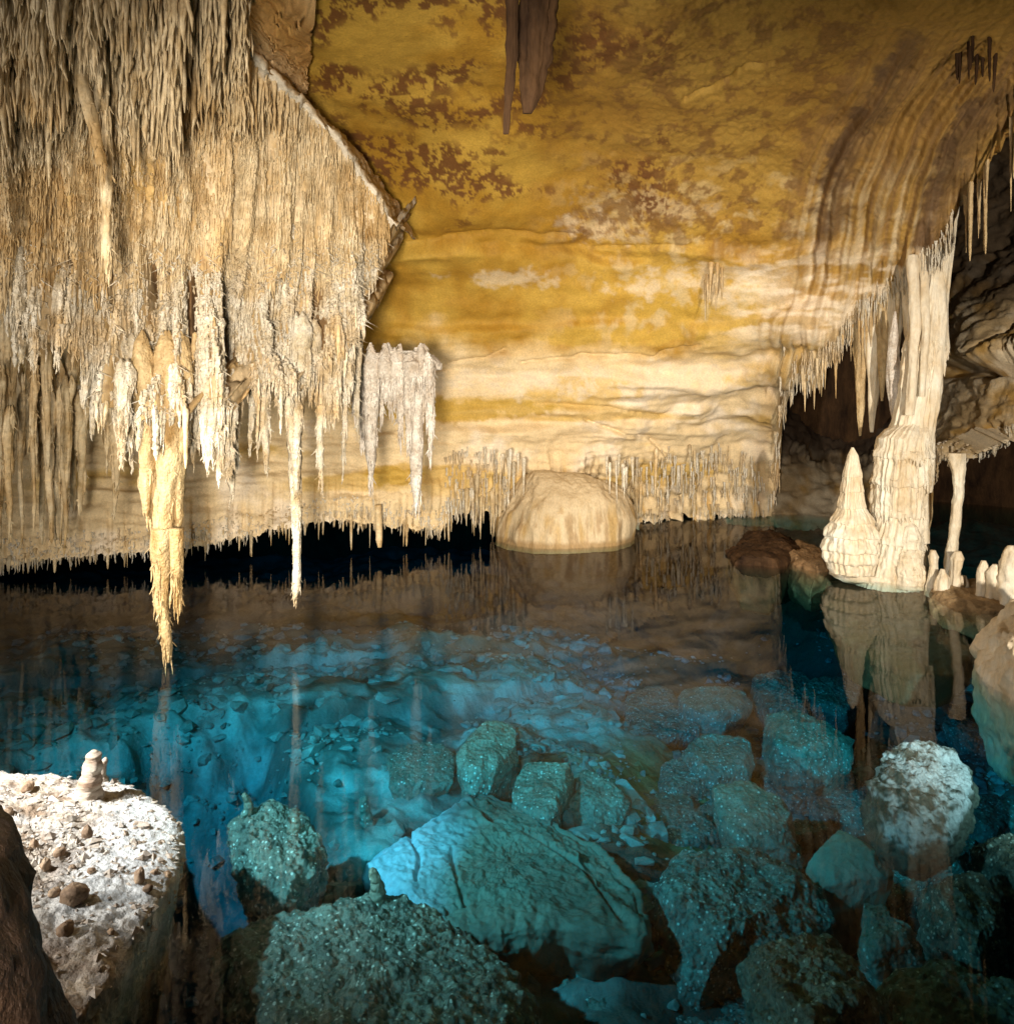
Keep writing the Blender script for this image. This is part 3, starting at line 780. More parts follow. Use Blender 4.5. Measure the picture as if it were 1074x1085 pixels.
# ------------------------------------------------------------------ stalactites: prototypes
def icicle(seed, kind='straw', rings=22, sides=9):
    r = np.random.default_rng(seed)
    t = np.linspace(0, 1, rings)
    k1, k2 = r.normal(0, 1, 2)
    bend = np.stack([.35 * k1 * np.sin(t * 2.6 + r.uniform(0, 6)), .35 * k2 * np.sin(t * 2.2 + r.uniform(0, 6)), 0 * t], -1)
    bend -= bend[:1]
    if kind == 'straw':
        rad = np.interp(t, [0, .03, .1, .5, .9, 1], [.1, .9, .95, .75, .5, .2])
        bend *= .5
    elif kind == 'cone':
        rad = np.interp(t, [0, .04, .12, .35, .7, 1], [.1, 1.2, 1.1, .8, .45, .12])
        bend *= .5
    else:
        rad = np.interp(t, [0, .15, .5, .85, .95, 1], [.1, 1.1, 1.0, .85, .55, .15]) * (1 + .22 * r.normal(size=rings))
    pts = bend + np.stack([0 * t, 0 * t, -t * 12], -1)
    v, q_, t_ = spine(pts, rad, sides, .22 if kind != 'knob' else .5, seed * 3.1, nsc=(.9, .9, .6))
    v[:, 2] /= 12
    return v, q_, t_


PROTO = {}
for kind, m in (('straw', M_straw), ('cone', M_straw), ('knob', M_frost)):
    PROTO[kind] = []
    for s in range(8):
        me = raw_mesh('stalactite', *icicle(s + 1 + {'straw': 0, 'cone': 30, 'knob': 60}[kind], kind))
        me.materials.append(m)
        PROTO[kind].append(me)


def hang(kind, pos, L, r, label, group, name='stalactite', m=None):
    k = random.randrange(8)
    me = PROTO[kind][k]
    o = bpy.data.objects.new(name, me)
    COL.objects.link(o)
    o.location = pos
    o.rotation_euler = (random.uniform(-.03, .03), random.uniform(-.03, .03), random.uniform(0, 6.28))
    o.scale = (r, r, L)
    tag(o, label, 'stalactite', group)
    if m is not None:
        o.material_slots[0].link = 'OBJECT'
        o.material_slots[0].material = m
    return o


def batch(roots, L, r, seed, rings=7, sides=5, knob=.25, lean=None):
    """many thin tapered straws as one vertex soup"""
    rg = np.random.default_rng(seed)
    n = len(roots)
    t = np.linspace(0, 1, rings)
    prof = np.interp(t, [0, .12, .6, .92, 1], [1.3, 1.0, .75, .5, .12])
    th = np.linspace(0, 2 * np.pi, sides, endpoint=False)
    rad = r[:, None] * prof[None] * (1 + knob * rg.normal(size=(n, rings)))
    rad = np.clip(rad, .0012, None)
    ln = rg.normal(0, .05, (n, 2)) if lean is None else lean
    wob = rg.normal(0, .35, (n, rings, 2)) * r[:, None, None]
    cx_ = roots[:, None, :2] + ln[:, None] * (t[None, :, None] * L[:, None, None]) + wob * t[None, :, None]
    cz_ = roots[:, None, 2] + .01 - t[None] * L[:, None]
    ro = rg.uniform(0, 6, n)
    c_, s_ = np.cos(th[None] + ro[:, None]), np.sin(th[None] + ro[:, None])
    V = np.stack([cx_[:, :, None, 0] + rad[..., None] * c_[:, None], cx_[:, :, None, 1] + rad[..., None] * s_[:, None], np.broadcast_to(cz_[..., None], (n, rings, sides))], -1)
    q_ = grid_quads(rings, sides, True)
    Q = (q_[None] + (np.arange(n) * rings * sides)[:, None, None]).reshape(-1, 4)
    return V.reshape(-1, 3), Q, None


# ------------------------------------------------------------------ the hanging mass on the left
TOPE = curve([(-900, -480), (255, -480), (258, -60), (264, 20), (270, 62), (300, 88), (330, 116), (360, 150), (390, 190), (408, 222), (418, 240)])
BOTE = curve([(-900, 420), (-200, 330), (0, 348), (30, 362), (60, 392), (90, 425), (120, 446), (160, 462), (185, 460), (215, 440), (250, 458), (280, 420), (320, 432), (345, 395), (370, 385), (382, 345),
              (398, 300), (410, 268), (418, 246)])
D_mass = Field([(-900, -480, 2.2), (-200, -480, 2.4), (255, -480, 2.7), (-900, -200, 3.1), (0, -200, 3.5), (255, -200, 3.9), (-900, 0, 4.0), (0, 0, 4.8), (130, 0, 5.0), (250, 0, 5.6),
                (-300, 150, 4.9), (0, 150, 5.7), (130, 150, 5.9), (270, 120, 6.7), (330, 130, 7.4), (390, 200, 8.0), (415, 242, 8.4), (-300, 300, 5.4), (0, 280, 6.4), (130, 280, 6.6), (270, 270, 7.0),
                (370, 280, 7.7), (-900, 400, 4.6), (0, 348, 6.6), (90, 425, 6.5), (170, 460, 6.4), (250, 455, 6.8), (320, 430, 7.1), (370, 385, 7.5), (400, 300, 7.9)])
cm = np.concatenate([np.linspace(-900, -10, 80)[:-1], np.arange(-10, 252, 1.7), np.linspace(252.4, 272, 90), np.arange(273.5, 418.5, 1.7)])
tm = np.concatenate([np.linspace(0, .45, 110)[:-1], np.linspace(.45, 1, 260)])
topm, botm = TOPE(cm) + np.where(cm > 268, 7 * perlin(np.stack([cm * .05, cm * 0, cm * 0 + 6], -1)) + 4 * perlin(np.stack([cm * .17, cm * 0, cm * 0 + 9], -1)), 0), BOTE(cm) - 16 + 8 * perlin(np.stack([cm * .08, cm * 0, cm * 0 + 2], -1))
pxm = np.repeat(cm[None], len(tm), 0)
pym = topm[None] + np.maximum(botm - topm, 1)[None] * tm[:, None]
XM = PA(pxm, pym, D_mass(pxm, pym))
nm = normals(XM)
nm *= np.sign((nm * (XM - np.array([0, 0, H]))).sum(-1))[..., None] * -1
ribs = perlin(np.stack([pxm * .045, pym * .004, pxm * 0], -1)) + .6 * perlin(np.stack([pxm * .12, pym * .008, pxm * 0 + 4], -1))
dm = .12 * ribs * (1 + 2.3 * sstep(240, 360, pym)) + .10 * fbm(XM, 1.1, 3) + .05 * fbm(XM, (9, 9, 2), 4, .6) + .03 * fbm(XM, (24, 24, 5), 3, .6)
HOL = ((256, 362, 20, 62, 1.1), (300, 345, 9, 40, .7), (60, 400, 34, 36, .9), (118, 340, 7, 50, .4), (205, 330, 6, 45, .35), (345, 330, 7, 45, .4), (160, 300, 5, 30, .25), (72, 300, 6, 30, .3), (120, 60, 8, 60, .5), (205, 30, 7, 60, .5), (20, 90, 6, 40, .4))
for x_, y_, rx_, ry_, dp in HOL:
    dm -= dp * np.exp(-((pxm + 6 * fbm(XM, 3, 2) - x_) / rx_) ** 2 - ((pym - y_) / ry_) ** 2)
XM = XM + nm * dm[..., None]
k1, k2, k3 = fbm(XM, (6, 6, 1.2), 4, .6, 4), fbm(XM, 1.0, 3, .5, 14), fbm(XM, (20, 20, 4), 3, .6, 3)
cM = mix(np.broadcast_to(np.array([.50, .34, .16]), XM.shape), np.array([.72, .56, .35]), sstep(-.2, .25, k1))
cM = mix(cM, np.array([.54, .32, .08]), sstep(.05, .35, k2 + .4 * k1) * .7)
cM = mix(cM, np.array([.26, .14, .06]), sstep(.12, .4, k3) * .6)
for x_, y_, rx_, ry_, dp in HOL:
    cM = mix(cM, np.array([.17, .09, .035]), (1 - sstep(.5, 1.3, ((pxm - x_) / rx_) ** 2 + ((pym - y_) / ry_) ** 2 + k1)) * .9)  # bare brown stone in the hollows, darkened further as painted shade
rim = sstep(262, 275, pxm) * (1 - sstep(6, 20, pym - topm[None]))
cM = mix(cM, np.array([.62, .54, .42]), rim)
MTOP = XM[0] + 0
bk = np.arange(6, 0, -.2)
XMT = MTOP[None] + np.stack([0 * bk, .28 * bk, .02 * bk], -1)[:, None]       # slab thickness above the rim
bk2 = np.arange(.2, 6.1, .2)
XMT = XMT + (.10 * fbm(XMT, 3, 4))[..., None] * np.array([.5, .4, 1]) * (bk / 5)[:, None, None] + (.05 * ridged(XMT, 6, 3))[..., None] * np.array([.5, .3, 1])
XMB = XM[-1][None] + np.stack([0 * bk2, .3 * bk2, .10 * bk2], -1)[:, None]   # its underside
XMB = XMB + (.14 * fbm(XMB, 3.5, 4, .6) + .06 * ridged(XMB, 8, 3))[..., None] * np.array([.4, .3, 1]) * np.minimum(bk2, 1.5)[:, None, None]
allX = np.concatenate([XMT, XM, XMB])
allC = np.concatenate([np.repeat(cM[:1], 30, 0) * np.array([.95, .8, .6]), cM, np.repeat(cM[-1:], len(bk2), 0)])
o = sheet('hanging_dripstone', allX, M_drip, allC)
tag(o, 'huge shaggy mass of dripstone hanging from the roof over the water', 'dripstone')

# straws over the mass
def mass_sample(n, seed, py0=-80, py1=470, px0=-40, px1=416):
    rg = np.random.default_rng(seed)
    ok_c = np.where((cm > px0) & (cm < px1))[0]
    ci = rg.choice(ok_c, n)
    ri = rg.integers(0, len(tm), n)
    P_ = XM[ri, ci]
    return P_, pxm[ri, ci], pym[ri, ci]


R0, rpx, rpy = mass_sample(26000, 3)
keep = (rpy > -60)
keep &= ~((rpx > 262) & (rpy - TOPE(rpx) < 9))
def in_hollow(x, y):
    h = np.zeros(x.shape)
    for x_, y_, rx_, ry_, dp in HOL:
        h = np.maximum(h, np.exp(-((x - x_) / rx_) ** 2 - ((y - y_) / ry_) ** 2))
    return h


keep &= in_hollow(rpx, rpy) < RNG.uniform(.25, .8, len(rpx))
R0, rpx, rpy = R0[keep], rpx[keep], rpy[keep]
rg = np.random.default_rng(8)
low_ = sstep(270, 340, rpy)
high_ = 1 - sstep(60, 170, rpy)
Ln = (.05 + .10 * rg.random(len(R0)) ** 1.5) * (1 + 1.3 * low_ * rg.random(len(R0)) + 2.2 * high_)
Rn = (.006 + .006 * rg.random(len(R0))) * (1 + .5 * low_ + 1.0 * high_)
clump = fbm(np.stack([rpx * .03, rpy * .008, rpx * 0], -1), 1, 2)
Ln *= 1 + .9 * np.clip(clump, -.6, .8)
R0 = R0 + np.array([0, -.015, .02])
sp = np.stack(R0, 0)
up_ = rpy < 300 + 40 * clump
o = link('straw_stalactites', raw_mesh('straw_stalactites', *batch(sp[up_], Ln[up_], Rn[up_], 5)), M_straw)
structure(o, 'stuff')
o['label'] = 'countless fine straw stalactites covering the upper hanging mass'
parts = [batch(sp[~up_], Ln[~up_], Rn[~up_], 6)]
# crooked crystal twigs on the lower half
R1, p1x, p1y = mass_sample(16000, 13)
kk = (in_hollow(p1x, p1y) < .4) & (p1y > 255 + 40 * RNG.random(len(p1y))) & ~((p1x > 262) & (p1y - TOPE(p1x) < 16))
R1 = R1[kk]
n_ = len(R1)
parts.append(batch(R1 + np.array([0, -.03, .0]), RNG.uniform(.015, .07, n_), RNG.uniform(.004, .010, n_), 15, 4, 4, .4, RNG.normal(0, 1.1, (n_, 2))))
# twigs and straws also fill the long hanging bunches
o = link('straw_stalactites', raw_mesh('straw_stalactites', *fuse(parts)), M_frost)
structure(o, 'stuff')
o['label'] = 'countless frosted straws and crystal twigs covering the lower hanging mass'

G_TOP = 'long stalactites in the upper part of the hanging mass'
G_LOW = 'stalactites fringing the lower edge of the hanging mass'
G_FAR = 'short stalactites fringing the far wall above the waterline'
G_CUR = 'thin stalactites beside the round boulder'
G_REC = 'stalactites over the dark recess beside the column'
G_LEFT = 'cream stalactites on the wall behind the hanging mass'
rs = random.Random(3)


def mass_point(x, y):
    ci = int(np.argmin(np.abs(cm - x)))
    ri = int(np.argmin(np.abs(pym[:, ci] - y)))
    return XM[ri, ci], float(XM[ri, ci][1])


for k in range(44):
    x, y = rs.uniform(-5, 258), rs.uniform(-60, 110)
    p, Yd = mass_point(x, y)
    hang(rs.choice(['straw', 'cone', 'straw']), p + np.array([0, -.04, .05]), rs.uniform(.25, .75), rs.uniform(.014, .034), 'long tan stalactite in the upper part of the hanging mass', G_TOP)
for k in range(40):
    x = rs.uniform(-5, 412)
    y = float(BOTE(x)) - rs.uniform(0, 90)
    if any(((x - a_) / (b_ + 5)) ** 2 + ((y + 20 - c_) / d_) ** 2 < 1.2 for a_, c_, b_, d_, e_ in HOL[:7]):
        continue
    p, Yd = mass_point(x, y)
    hang(rs.choice(['knob', 'knob', 'straw']), p + np.array([0, -.05, .06]), rs.uniform(.18, .5) * (1.15 if 120 < x < 300 else .9), rs.uniform(.012, .026), 'knobbly pale stalactite on the lower edge of the hanging mass', G_LOW)


def big_icicle(name, m, prof, Yd, label, seed, sides=60, amp=.12, flute=.05, group=None, twigs=0, n=120, nfl=7, sub=None, cat='stalactite', tiers=None):
    """prof: rows (py, left px, right px) read down the photograph"""
    a = np.array(prof, float)
    yy = np.linspace(a[0, 0], a[-1, 0], n)
    l, r_ = np.interp(yy, a[:, 0], a[:, 1]), np.interp(yy, a[:, 0], a[:, 2])
    pts = np.array([P((x0 + x1) / 2, y_, Yd) for x0, x1, y_ in zip(l, r_, yy)])
    rad = (r_ - l) / 2 / F * Yd
    g = [spine(pts, rad, sides, amp, seed, flute, nfl, (7, 7, 2.5), None if tiers is None else ([H - (y_ - YH) / F * Yd for y_ in tiers], [.12] * len(tiers)))]
    if twigs:
        rgk = np.random.default_rng(int(seed * 10) + 1)
        i = rgk.integers(0, n, twigs)
        an = rgk.uniform(0, 6.28, twigs)
        dr = np.stack([np.cos(an), np.sin(an)], -1)
        rt = pts[i] + np.concatenate([dr * rad[i][:, None] * .92, np.zeros((twigs, 1))], -1)
        g.append(batch(rt, rgk.uniform(.015, .075, twigs), rgk.uniform(.004, .010, twigs), int(seed) + 3, 4, 4, .4, dr * rgk.uniform(0, .9, (twigs, 1))))
        g.append(batch(rt, rgk.uniform(.08, .22, twigs), rgk.uniform(.006, .012, twigs), int(seed) + 4, 6, 5, .3))
    base = pts[0].copy()
    v_, q_, t_ = fuse(g)
    o = link(name, raw_mesh(name, v_ - base, q_, t_), m, loc=tuple(base))
    if label:
        tag(o, label, cat, group)
    return o


def bundle(name, m, x0, y0, y1, w, Yd, label, seed, n=7, twigs=140, group=None, tipw=.25):
    """a ragged stalactite grown from several merged icicles"""
    r = np.random.default_rng(seed)
    g = []
    sc_ = Yd / F
    for k in range(n):
        an = r.uniform(0, 6.28)
        off = 0 if k == 0 else r.uniform(.2, .5) * w
        ln = (y1 - y0) * (1 if k == 0 else r.uniform(.35, .85))
        wk = w * (r.uniform(.30, .42) if k else .40)
        t = np.linspace(0, 1, 70)
        xx = x0 + off * np.cos(an) * (1 - .25 * t)
        pts = np.stack([(xx - CX) * sc_ + .012 * np.sin(t * 7 + an), Yd + off * np.sin(an) * sc_ * (1 - .25 * t) + 0 * t, H - (y0 - YH + ln * t) * sc_], -1)
        rad = wk * sc_ * np.interp(t, [0, .06, .2, .45, .85, .97, 1], [.05, .45, .85, .75, .45, tipw, .06])
        g.append(spine(pts, rad, 22, .32, seed * 1.7 + k, .10, 7, (11, 11, 5)))
        if twigs:
            q = twigs // n
            i = r.integers(3, 69, q)
            a2 = r.uniform(0, 6.28, q)
            dr = np.stack([np.cos(a2), np.sin(a2)], -1)
            rt = pts[i] + np.concatenate([dr * rad[i][:, None] * .9, np.zeros((q, 1))], -1)
            g.append(batch(rt, r.uniform(.015, .06, q), r.uniform(.004, .009, q), seed + k, 4, 4, .4, dr * r.uniform(0, 1.0, (q, 1))))
            g.append(batch(rt, r.uniform(.05, .16, q), r.uniform(.006, .012, q), seed + k + 50, 6, 5, .35))
    v_, q_, t_ = fuse(g)
    base = np.array([(x0 - CX) * sc_, Yd, H - (y0 - YH) * sc_])
    o = link(name, raw_mesh(name, v_ - base, q_, t_), m, loc=tuple(base))
    if label:
        tag(o, label, 'stalactite', group)
    return o


b0 = bundle('stalactite', M_gold, 171, 350, 655, 42, mass_point(171, 430)[1] + .24, 'longest golden stalactite with two tips, its point just above the turquoise water', 22, 9, 420)
b2 = big_icicle('tip', M_gold, [(560, 160, 182), (600, 163, 180), (640, 164, 178), (655, 168, 179), (680, 172, 182), (702, 176, 180)], 6.5, None, 2.2, 30, .22, .06, twigs=60, n=70)
b2.parent = b0
b2.location = Vector(b2.location) - Vector(b0.location)
b1 = big_icicle('tip', M_gold, [(560, 180, 194), (600, 181, 193), (625, 183, 191), (644, 185, 189)], 6.3, None, 4.4, 24, .2, .05, twigs=30, n=50)
b1.parent = b0
b1.location = Vector(b1.location) - Vector(b0.location)
bundle('stalactite', M_frost, 313, 330, 636, 22, mass_point(313, 400)[1] + .14, 'second longest stalactite, pale and knobbly, ending over the dark far waterline', 61, 5, 300, tipw=.4)
big_icicle('stalactite', M_straw, [(40, 109, 111), (60, 106, 114), (140, 106, 116), (200, 108, 117), (270, 110, 117), (290, 111, 115)], 5.42,
           'straight rod-like stalactite with a dark shadow across the upper hanging mass', 7.7, 26, .3, .10, twigs=60)
big_icicle('stalactite', M_straw, [(-60, 50, 58), (0, 55, 66), (60, 74, 85), (120, 91, 102), (175, 104, 112)], 5.15, 'slanting stalactite leaning toward the rod-like one', 8.8, 26, .35, .10, twigs=60)
for q_i, (x0, y0, y1, w, Yd, lab) in enumerate([
        (246, 410, 525, 20, 6.7, 'ragged bunch of stalactites next to the longest golden one'), (218, 400, 500, 14, 6.7, 'pale bunch of stalactites just beyond the longest golden one'),
        (128, 400, 486, 22, 6.4, 'thick frosted bunch at the lowest corner of the hanging mass'), (340, 380, 520, 12, 7.2, 'frosted stalactite just beyond the second longest one'),
        (266, 400, 478, 10, 6.9, 'short frosted stalactite in front of the dark hollow'), (365, 330, 505, 9, 7.6, 'slender brown stalactite at the outer edge of the hanging mass'),
        (300, 250, 330, 16, 6.95, 'frosted lobe above the second longest stalactite'), (380, 290, 470, 10, 7.9, 'thin stalactite between hanging mass and grey cluster')]):
    if x0 < 370:
        Yd = mass_point(x0, y0)[1] + .10
    bundle('stalactite', M_frost, x0, y0 - 20, y1, w, Yd, lab, 110 + q_i, 5, 200)
G_BUN = 'ragged frosted bunches low on the hanging mass'
for k in range(62):
    x = rs.uniform(20, 395)
    y = float(BOTE(x)) - rs.uniform(0, 130)
    if any(((x - a_) / (b_ + 8)) ** 2 + ((y + 20 - c_) / d_) ** 2 < 1.2 for a_, c_, b_, d_, e_ in HOL[:7]):
        continue
    p, Yd = mass_point(x, y)
    ln = rs.uniform(40, 110) * (.75 if x > 330 else 1)
    bundle('stalactite', M_frost, x, y - 10, y + ln, rs.uniform(10, 20), p[1] + .09, 'ragged frosted bunch low on the shaggy hanging mass', 300 + k, 4, 110, G_BUN)

# grey cluster right of the mass
base = P(415, 362, 8.6)
ga = [spine(np.array([P(x, y, 8.6) for x, y in zip(np.linspace(376, 464, 60), np.interp(np.linspace(376, 464, 60), [376, 395, 430, 445, 464], [385, 378, 372, 376, 392]))]) * 1.0, np.interp(np.linspace(0, 1, 60), [0, .1, .5, .9, 1], [.04, .13, .17, .13, .03]), 40, .5, 5.5)]
o = link('dripstone_cluster', None, loc=tuple(base))
tag(o, 'grey frosted cluster of stalactites beside the large hanging mass', 'dripstone')
v_, q_, t_ = fuse(ga)
link('root_mass', raw_mesh('root_mass', v_ - base, q_, t_), M_grey, o)
for i, (x, y1, w) in enumerate([(393, 512, 15), (384, 470, 9), (404, 440, 10), (413, 430, 9), (424, 462, 9), (441, 545, 14), (433, 470, 10), (456, 478, 9), (449, 440, 8), (377, 440, 10), (388, 425, 16), (398, 418, 15), (408, 415, 14), (418, 422, 15), (428, 430, 16), (437, 420, 16), (446, 415, 13), (381, 430, 15), (453, 405, 11), (423, 405, 15), (412, 400, 14)]):
    g = big_icicle('stalactite', M_grey, [(364 + 5 * (i % 4), x - 1, x + 1), (384, x - w * .6, x + w * .6), (400, x - w * .55, x + w * .55), (y1 - 30, x - w * .38, x + w * .38), (y1, x - 1, x + 1)], 8.45 + .05 * (i % 3), None, 30.5 + i, 20, .25, .06, twigs=70, n=60)
    g.parent = o
    g.location = Vector(g.location) - Vector(o.location)

# fringe of the far wall, and its unlit continuation behind
def vault_at(x, up):
    ci = int(np.argmin(np.abs(cols - x)))
    ri = int(np.argmin(np.abs(VPY[:, ci] - (VLIP[ci] - up))))
    return VX[ri, ci]


for k in range(52):
    x = rs.uniform(-8, 480)
    p = vault_at(x, rs.uniform(0, 10))
    L_ = rs.choice([.16, .22, .3, .4]) * rs.uniform(.6, 1.25)
    L_ = min(L_, max(.06, p[2] - .01))
    hang(rs.choice(['cone', 'straw']), p + np.array([0, -.01, .04]), L_, rs.uniform(.010, .024), 'short cream stalactite in the fringe above the dark far waterline', G_FAR)
nb_ = 900
xs = RNG.uniform(-60, 480, nb_)
rr = np.array([vault_at(x, u) for x, u in zip(xs, RNG.uniform(0, 26, nb_))])
l_ = np.minimum(RNG.uniform(.05, .16, nb_), np.maximum(rr[:, 2] - .02, .03))
parts = [batch(rr, l_, RNG.uniform(.006, .014, nb_), 44, 6, 5)]
# straws down the face beside the boulder and under the right lip
nb_ = 420
xs = np.concatenate([RNG.uniform(470, 535, 170), RNG.uniform(660, 830, 250)])
rr = np.array([vault_at(x, u) for x, u in zip(xs, np.concatenate([RNG.uniform(0, 70, 170), RNG.uniform(0, 80, 250)]))])
l_ = np.minimum(RNG.uniform(.08, .35, nb_), np.maximum(rr[:, 2] + .02, .03))
parts.append(batch(rr + np.array([0, -.03, 0]), l_, RNG.uniform(.009, .02, nb_), 45, 7, 5))
# along the drapery lip of the recess and the shelf
nb_ = 420
xs = RNG.uniform(828, 1010, nb_)
rr = np.array([vault_at(x, u) for x, u in zip(xs, RNG.uniform(0, 22, nb_))])
parts.append(batch(rr + np.array([0, -.02, .03]), RNG.uniform(.06, .3, nb_), RNG.uniform(.006, .015, nb_), 46, 7, 5))
ci = np.where((cb > 992) & (cb < 1120))[0]
i1 = RNG.choice(ci, 260)
rr = XR[RNG.integers(248, 259, 260), i1]
parts.append(batch(rr, RNG.uniform(.05, .14, 260), RNG.uniform(.01, .02, 260), 47, 6, 5))
o = link('small_stalactites', raw_mesh('small_stalactites', *fuse(parts)), M_frost)
structure(o, 'stuff')
o['label'] = 'tiny stalactites along the lips of the far wall, recess and shelf'

for k in range(34):
    x = rs.choice([rs.uniform(472, 532), rs.uniform(472, 532), rs.uniform(662, 690), rs.uniform(690, 800)])
    p = vault_at(x, rs.uniform(4, 50 if x < 540 else 85))
    L_ = min(rs.uniform(.3, .8), p[2] - .005)
    if L_ > .05:
        hang('cone', p + np.array([0, -.05, .05]), L_, rs.uniform(.016, .036), 'thin tan stalactite on the far wall beside the round boulder', G_CUR)
for k in range(44):
    x = rs.uniform(-12, 128)
    y1 = rs.uniform(480, 585)
    y0 = y1 - rs.uniform(70, 170)
    p = vault_at(x, max(float(LIP(x)) - (y0 + y1) / 2, 6))
    if k % 3:
        p = p * 0 + rs.uniform(7.6, 8.8)
        y0 -= 40
    bundle('stalactite', M_straw, x, y0, y1, rs.uniform(7, 16), p[1] + .0, 'cream drapery-like stalactite on the wall behind the hanging mass', 700 + k, 4, 60, G_LEFT)
for k in range(16):
    x = rs.choice([rs.uniform(528, 562), rs.uniform(640, 678)])
    ci = int(np.argmin(np.abs(cols - x)))
    p = VX[int(np.argmin(np.abs(VPY[:, ci] - rs.uniform(470, 492)))), ci]
    hang('cone', np.array([p[0] * 11.0 / p[1], 11.0 + rs.uniform(0, .2), p[2] + .02]), rs.uniform(.25, .6), rs.uniform(.014, .028), 'thin drip hanging over the shoulder of the dome-shaped boulder', 'drips over the shoulders of the round boulder', m=M_frost)
big_icicle('stalactite', M_straw, [(535, 397, 404), (560, 398, 405), (572, 398, 405), (580, 400, 404)], 10.3, 'stubby cream stalactite standing out white before the dark far gap', 52.2, 18, .1, .03, n=40)

# ------------------------------------------------------------------ the column group on the right
YC = 9.4
def zof(y): return H - (y - YH) / F * YC


root = link('limestone_column', None, loc=tuple(P(950, 612, YC)))
tag(root, 'tall cream flowstone column joining roof and water, tiered like a wedding cake', 'column')
rb = np.array(root.location)


def lathe_px(prof, Yd, sides, amp, seed, flute=0, nfl=12, tiers=None, n=160, nsc=(5, 5, 2), drips=0):
    a = np.array(prof, float)
    yy = np.linspace(a[0, 0], a[-1, 0], n)
    l, r_ = np.interp(yy, a[:, 0], a[:, 1]), np.interp(yy, a[:, 0], a[:, 2])
    Ys = np.linspace(Yd[0], Yd[1], n) if isinstance(Yd, tuple) else np.full(n, Yd)
    pts = np.array([P((x0 + x1) / 2, y_, Y_) for x0, x1, y_, Y_ in zip(l, r_, yy, Ys)])
    rad = (r_ - l) / 2 / F * Ys * (.84 if flute else 1)
    res = spine(pts, rad, sides, amp, seed, flute, nfl, nsc, tiers)
    if drips and tiers is not None:
        rgd = np.random.default_rng(int(seed * 10))
        V = res[0][:n * sides].reshape(n, sides, 3)
        rt = []
        for z0 in tiers[0]:
            i_ = np.clip(np.searchsorted(-pts[:, 2], -(z0 + .05)) + rgd.integers(-6, 3, drips), 0, n - 1)
            rt.append(V[i_, rgd.integers(0, sides, drips)])
        rt = np.concatenate(rt)
        c_ = np.stack([np.interp(-rt[:, 2], -pts[:, 2], pts[:, 0]), np.interp(-rt[:, 2], -pts[:, 2], pts[:, 1])], -1)
        rt[:, :2] += (c_ - rt[:, :2]) * .05
        res = fuse([res, batch(rt, rgd.uniform(.05, .17, len(rt)), rgd.uniform(.010, .020, len(rt)), int(seed) + 9, 7, 6, .2, rgd.normal(0, .06, (len(rt), 2)))])
    return res


def child(name, parts, m):
    v_, q_, t_ = fuse(parts) if isinstance(parts, list) else parts
    return link(name, raw_mesh(name, v_ - rb, q_, t_), m, root)


child('shaft', lathe_px([(215, 996, 1016), (260, 984, 1010), (300, 976, 1006), (340, 968, 1003), (362, 958, 1002), (380, 955, 1000), (420, 950, 995), (445, 944, 990), (470, 935, 988), (520, 935, 985)], (YC + .12, YC), 150, .11, 1.2, .07, 17,
                        ([zof(372), zof(392), zof(412)], [.10, .08, .08]), 260, (5, 5, 1.2), 60), M_col)
child('tiered_base', lathe_px([(448, 950, 985), (456, 936, 988), (464, 927, 988), (480, 924, 987), (505, 921, 986), (530, 920, 984), (550, 922, 981), (575, 917, 980), (592, 912, 979), (620, 903, 980)], YC - .03, 220, .12, 3.4, .03, 23,
                              ([zof(484), zof(512), zof(544), zof(572)], [.14, .13, .12, .10]), 300, (5, 5, 2.5), 90), M_col)
child('mound', [lathe_px([(553, 962, 966), (558, 955, 972), (570, 950, 976), (580, 951, 975), (588, 944, 979), (605, 943, 981), (622, 942, 982)], YC - .28, 100, .2, 5.1, .03, 13, ([zof(583), zof(600)], [.09, .09]), 140, (6, 6, 5), 40),
                lathe_px([(514, 975, 978), (520, 972, 983), (545, 969, 984), (575, 967, 985)], YC - .15, 40, .2, 6.2, .06, 5, None, 80)], M_col)
big = [lathe_px([(248, 985, 999), (330, 990, 1003), (400, 984, 999), (470, 977, 988)], (YC + .05, YC - .2), 34, .2, 9, .1, 5, None, 140),
       lathe_px([(262, 972, 984), (350, 976, 985), (420, 973, 980)], (YC + .05, YC - .22), 28, .2, 10, .1, 4, None, 120),
       lathe_px([(270, 960, 972), (340, 964, 975), (440, 958, 968)], (YC + .05, YC - .2), 28, .25, 11, .1, 4, None, 120)]
child('ribbon', big, M_col)

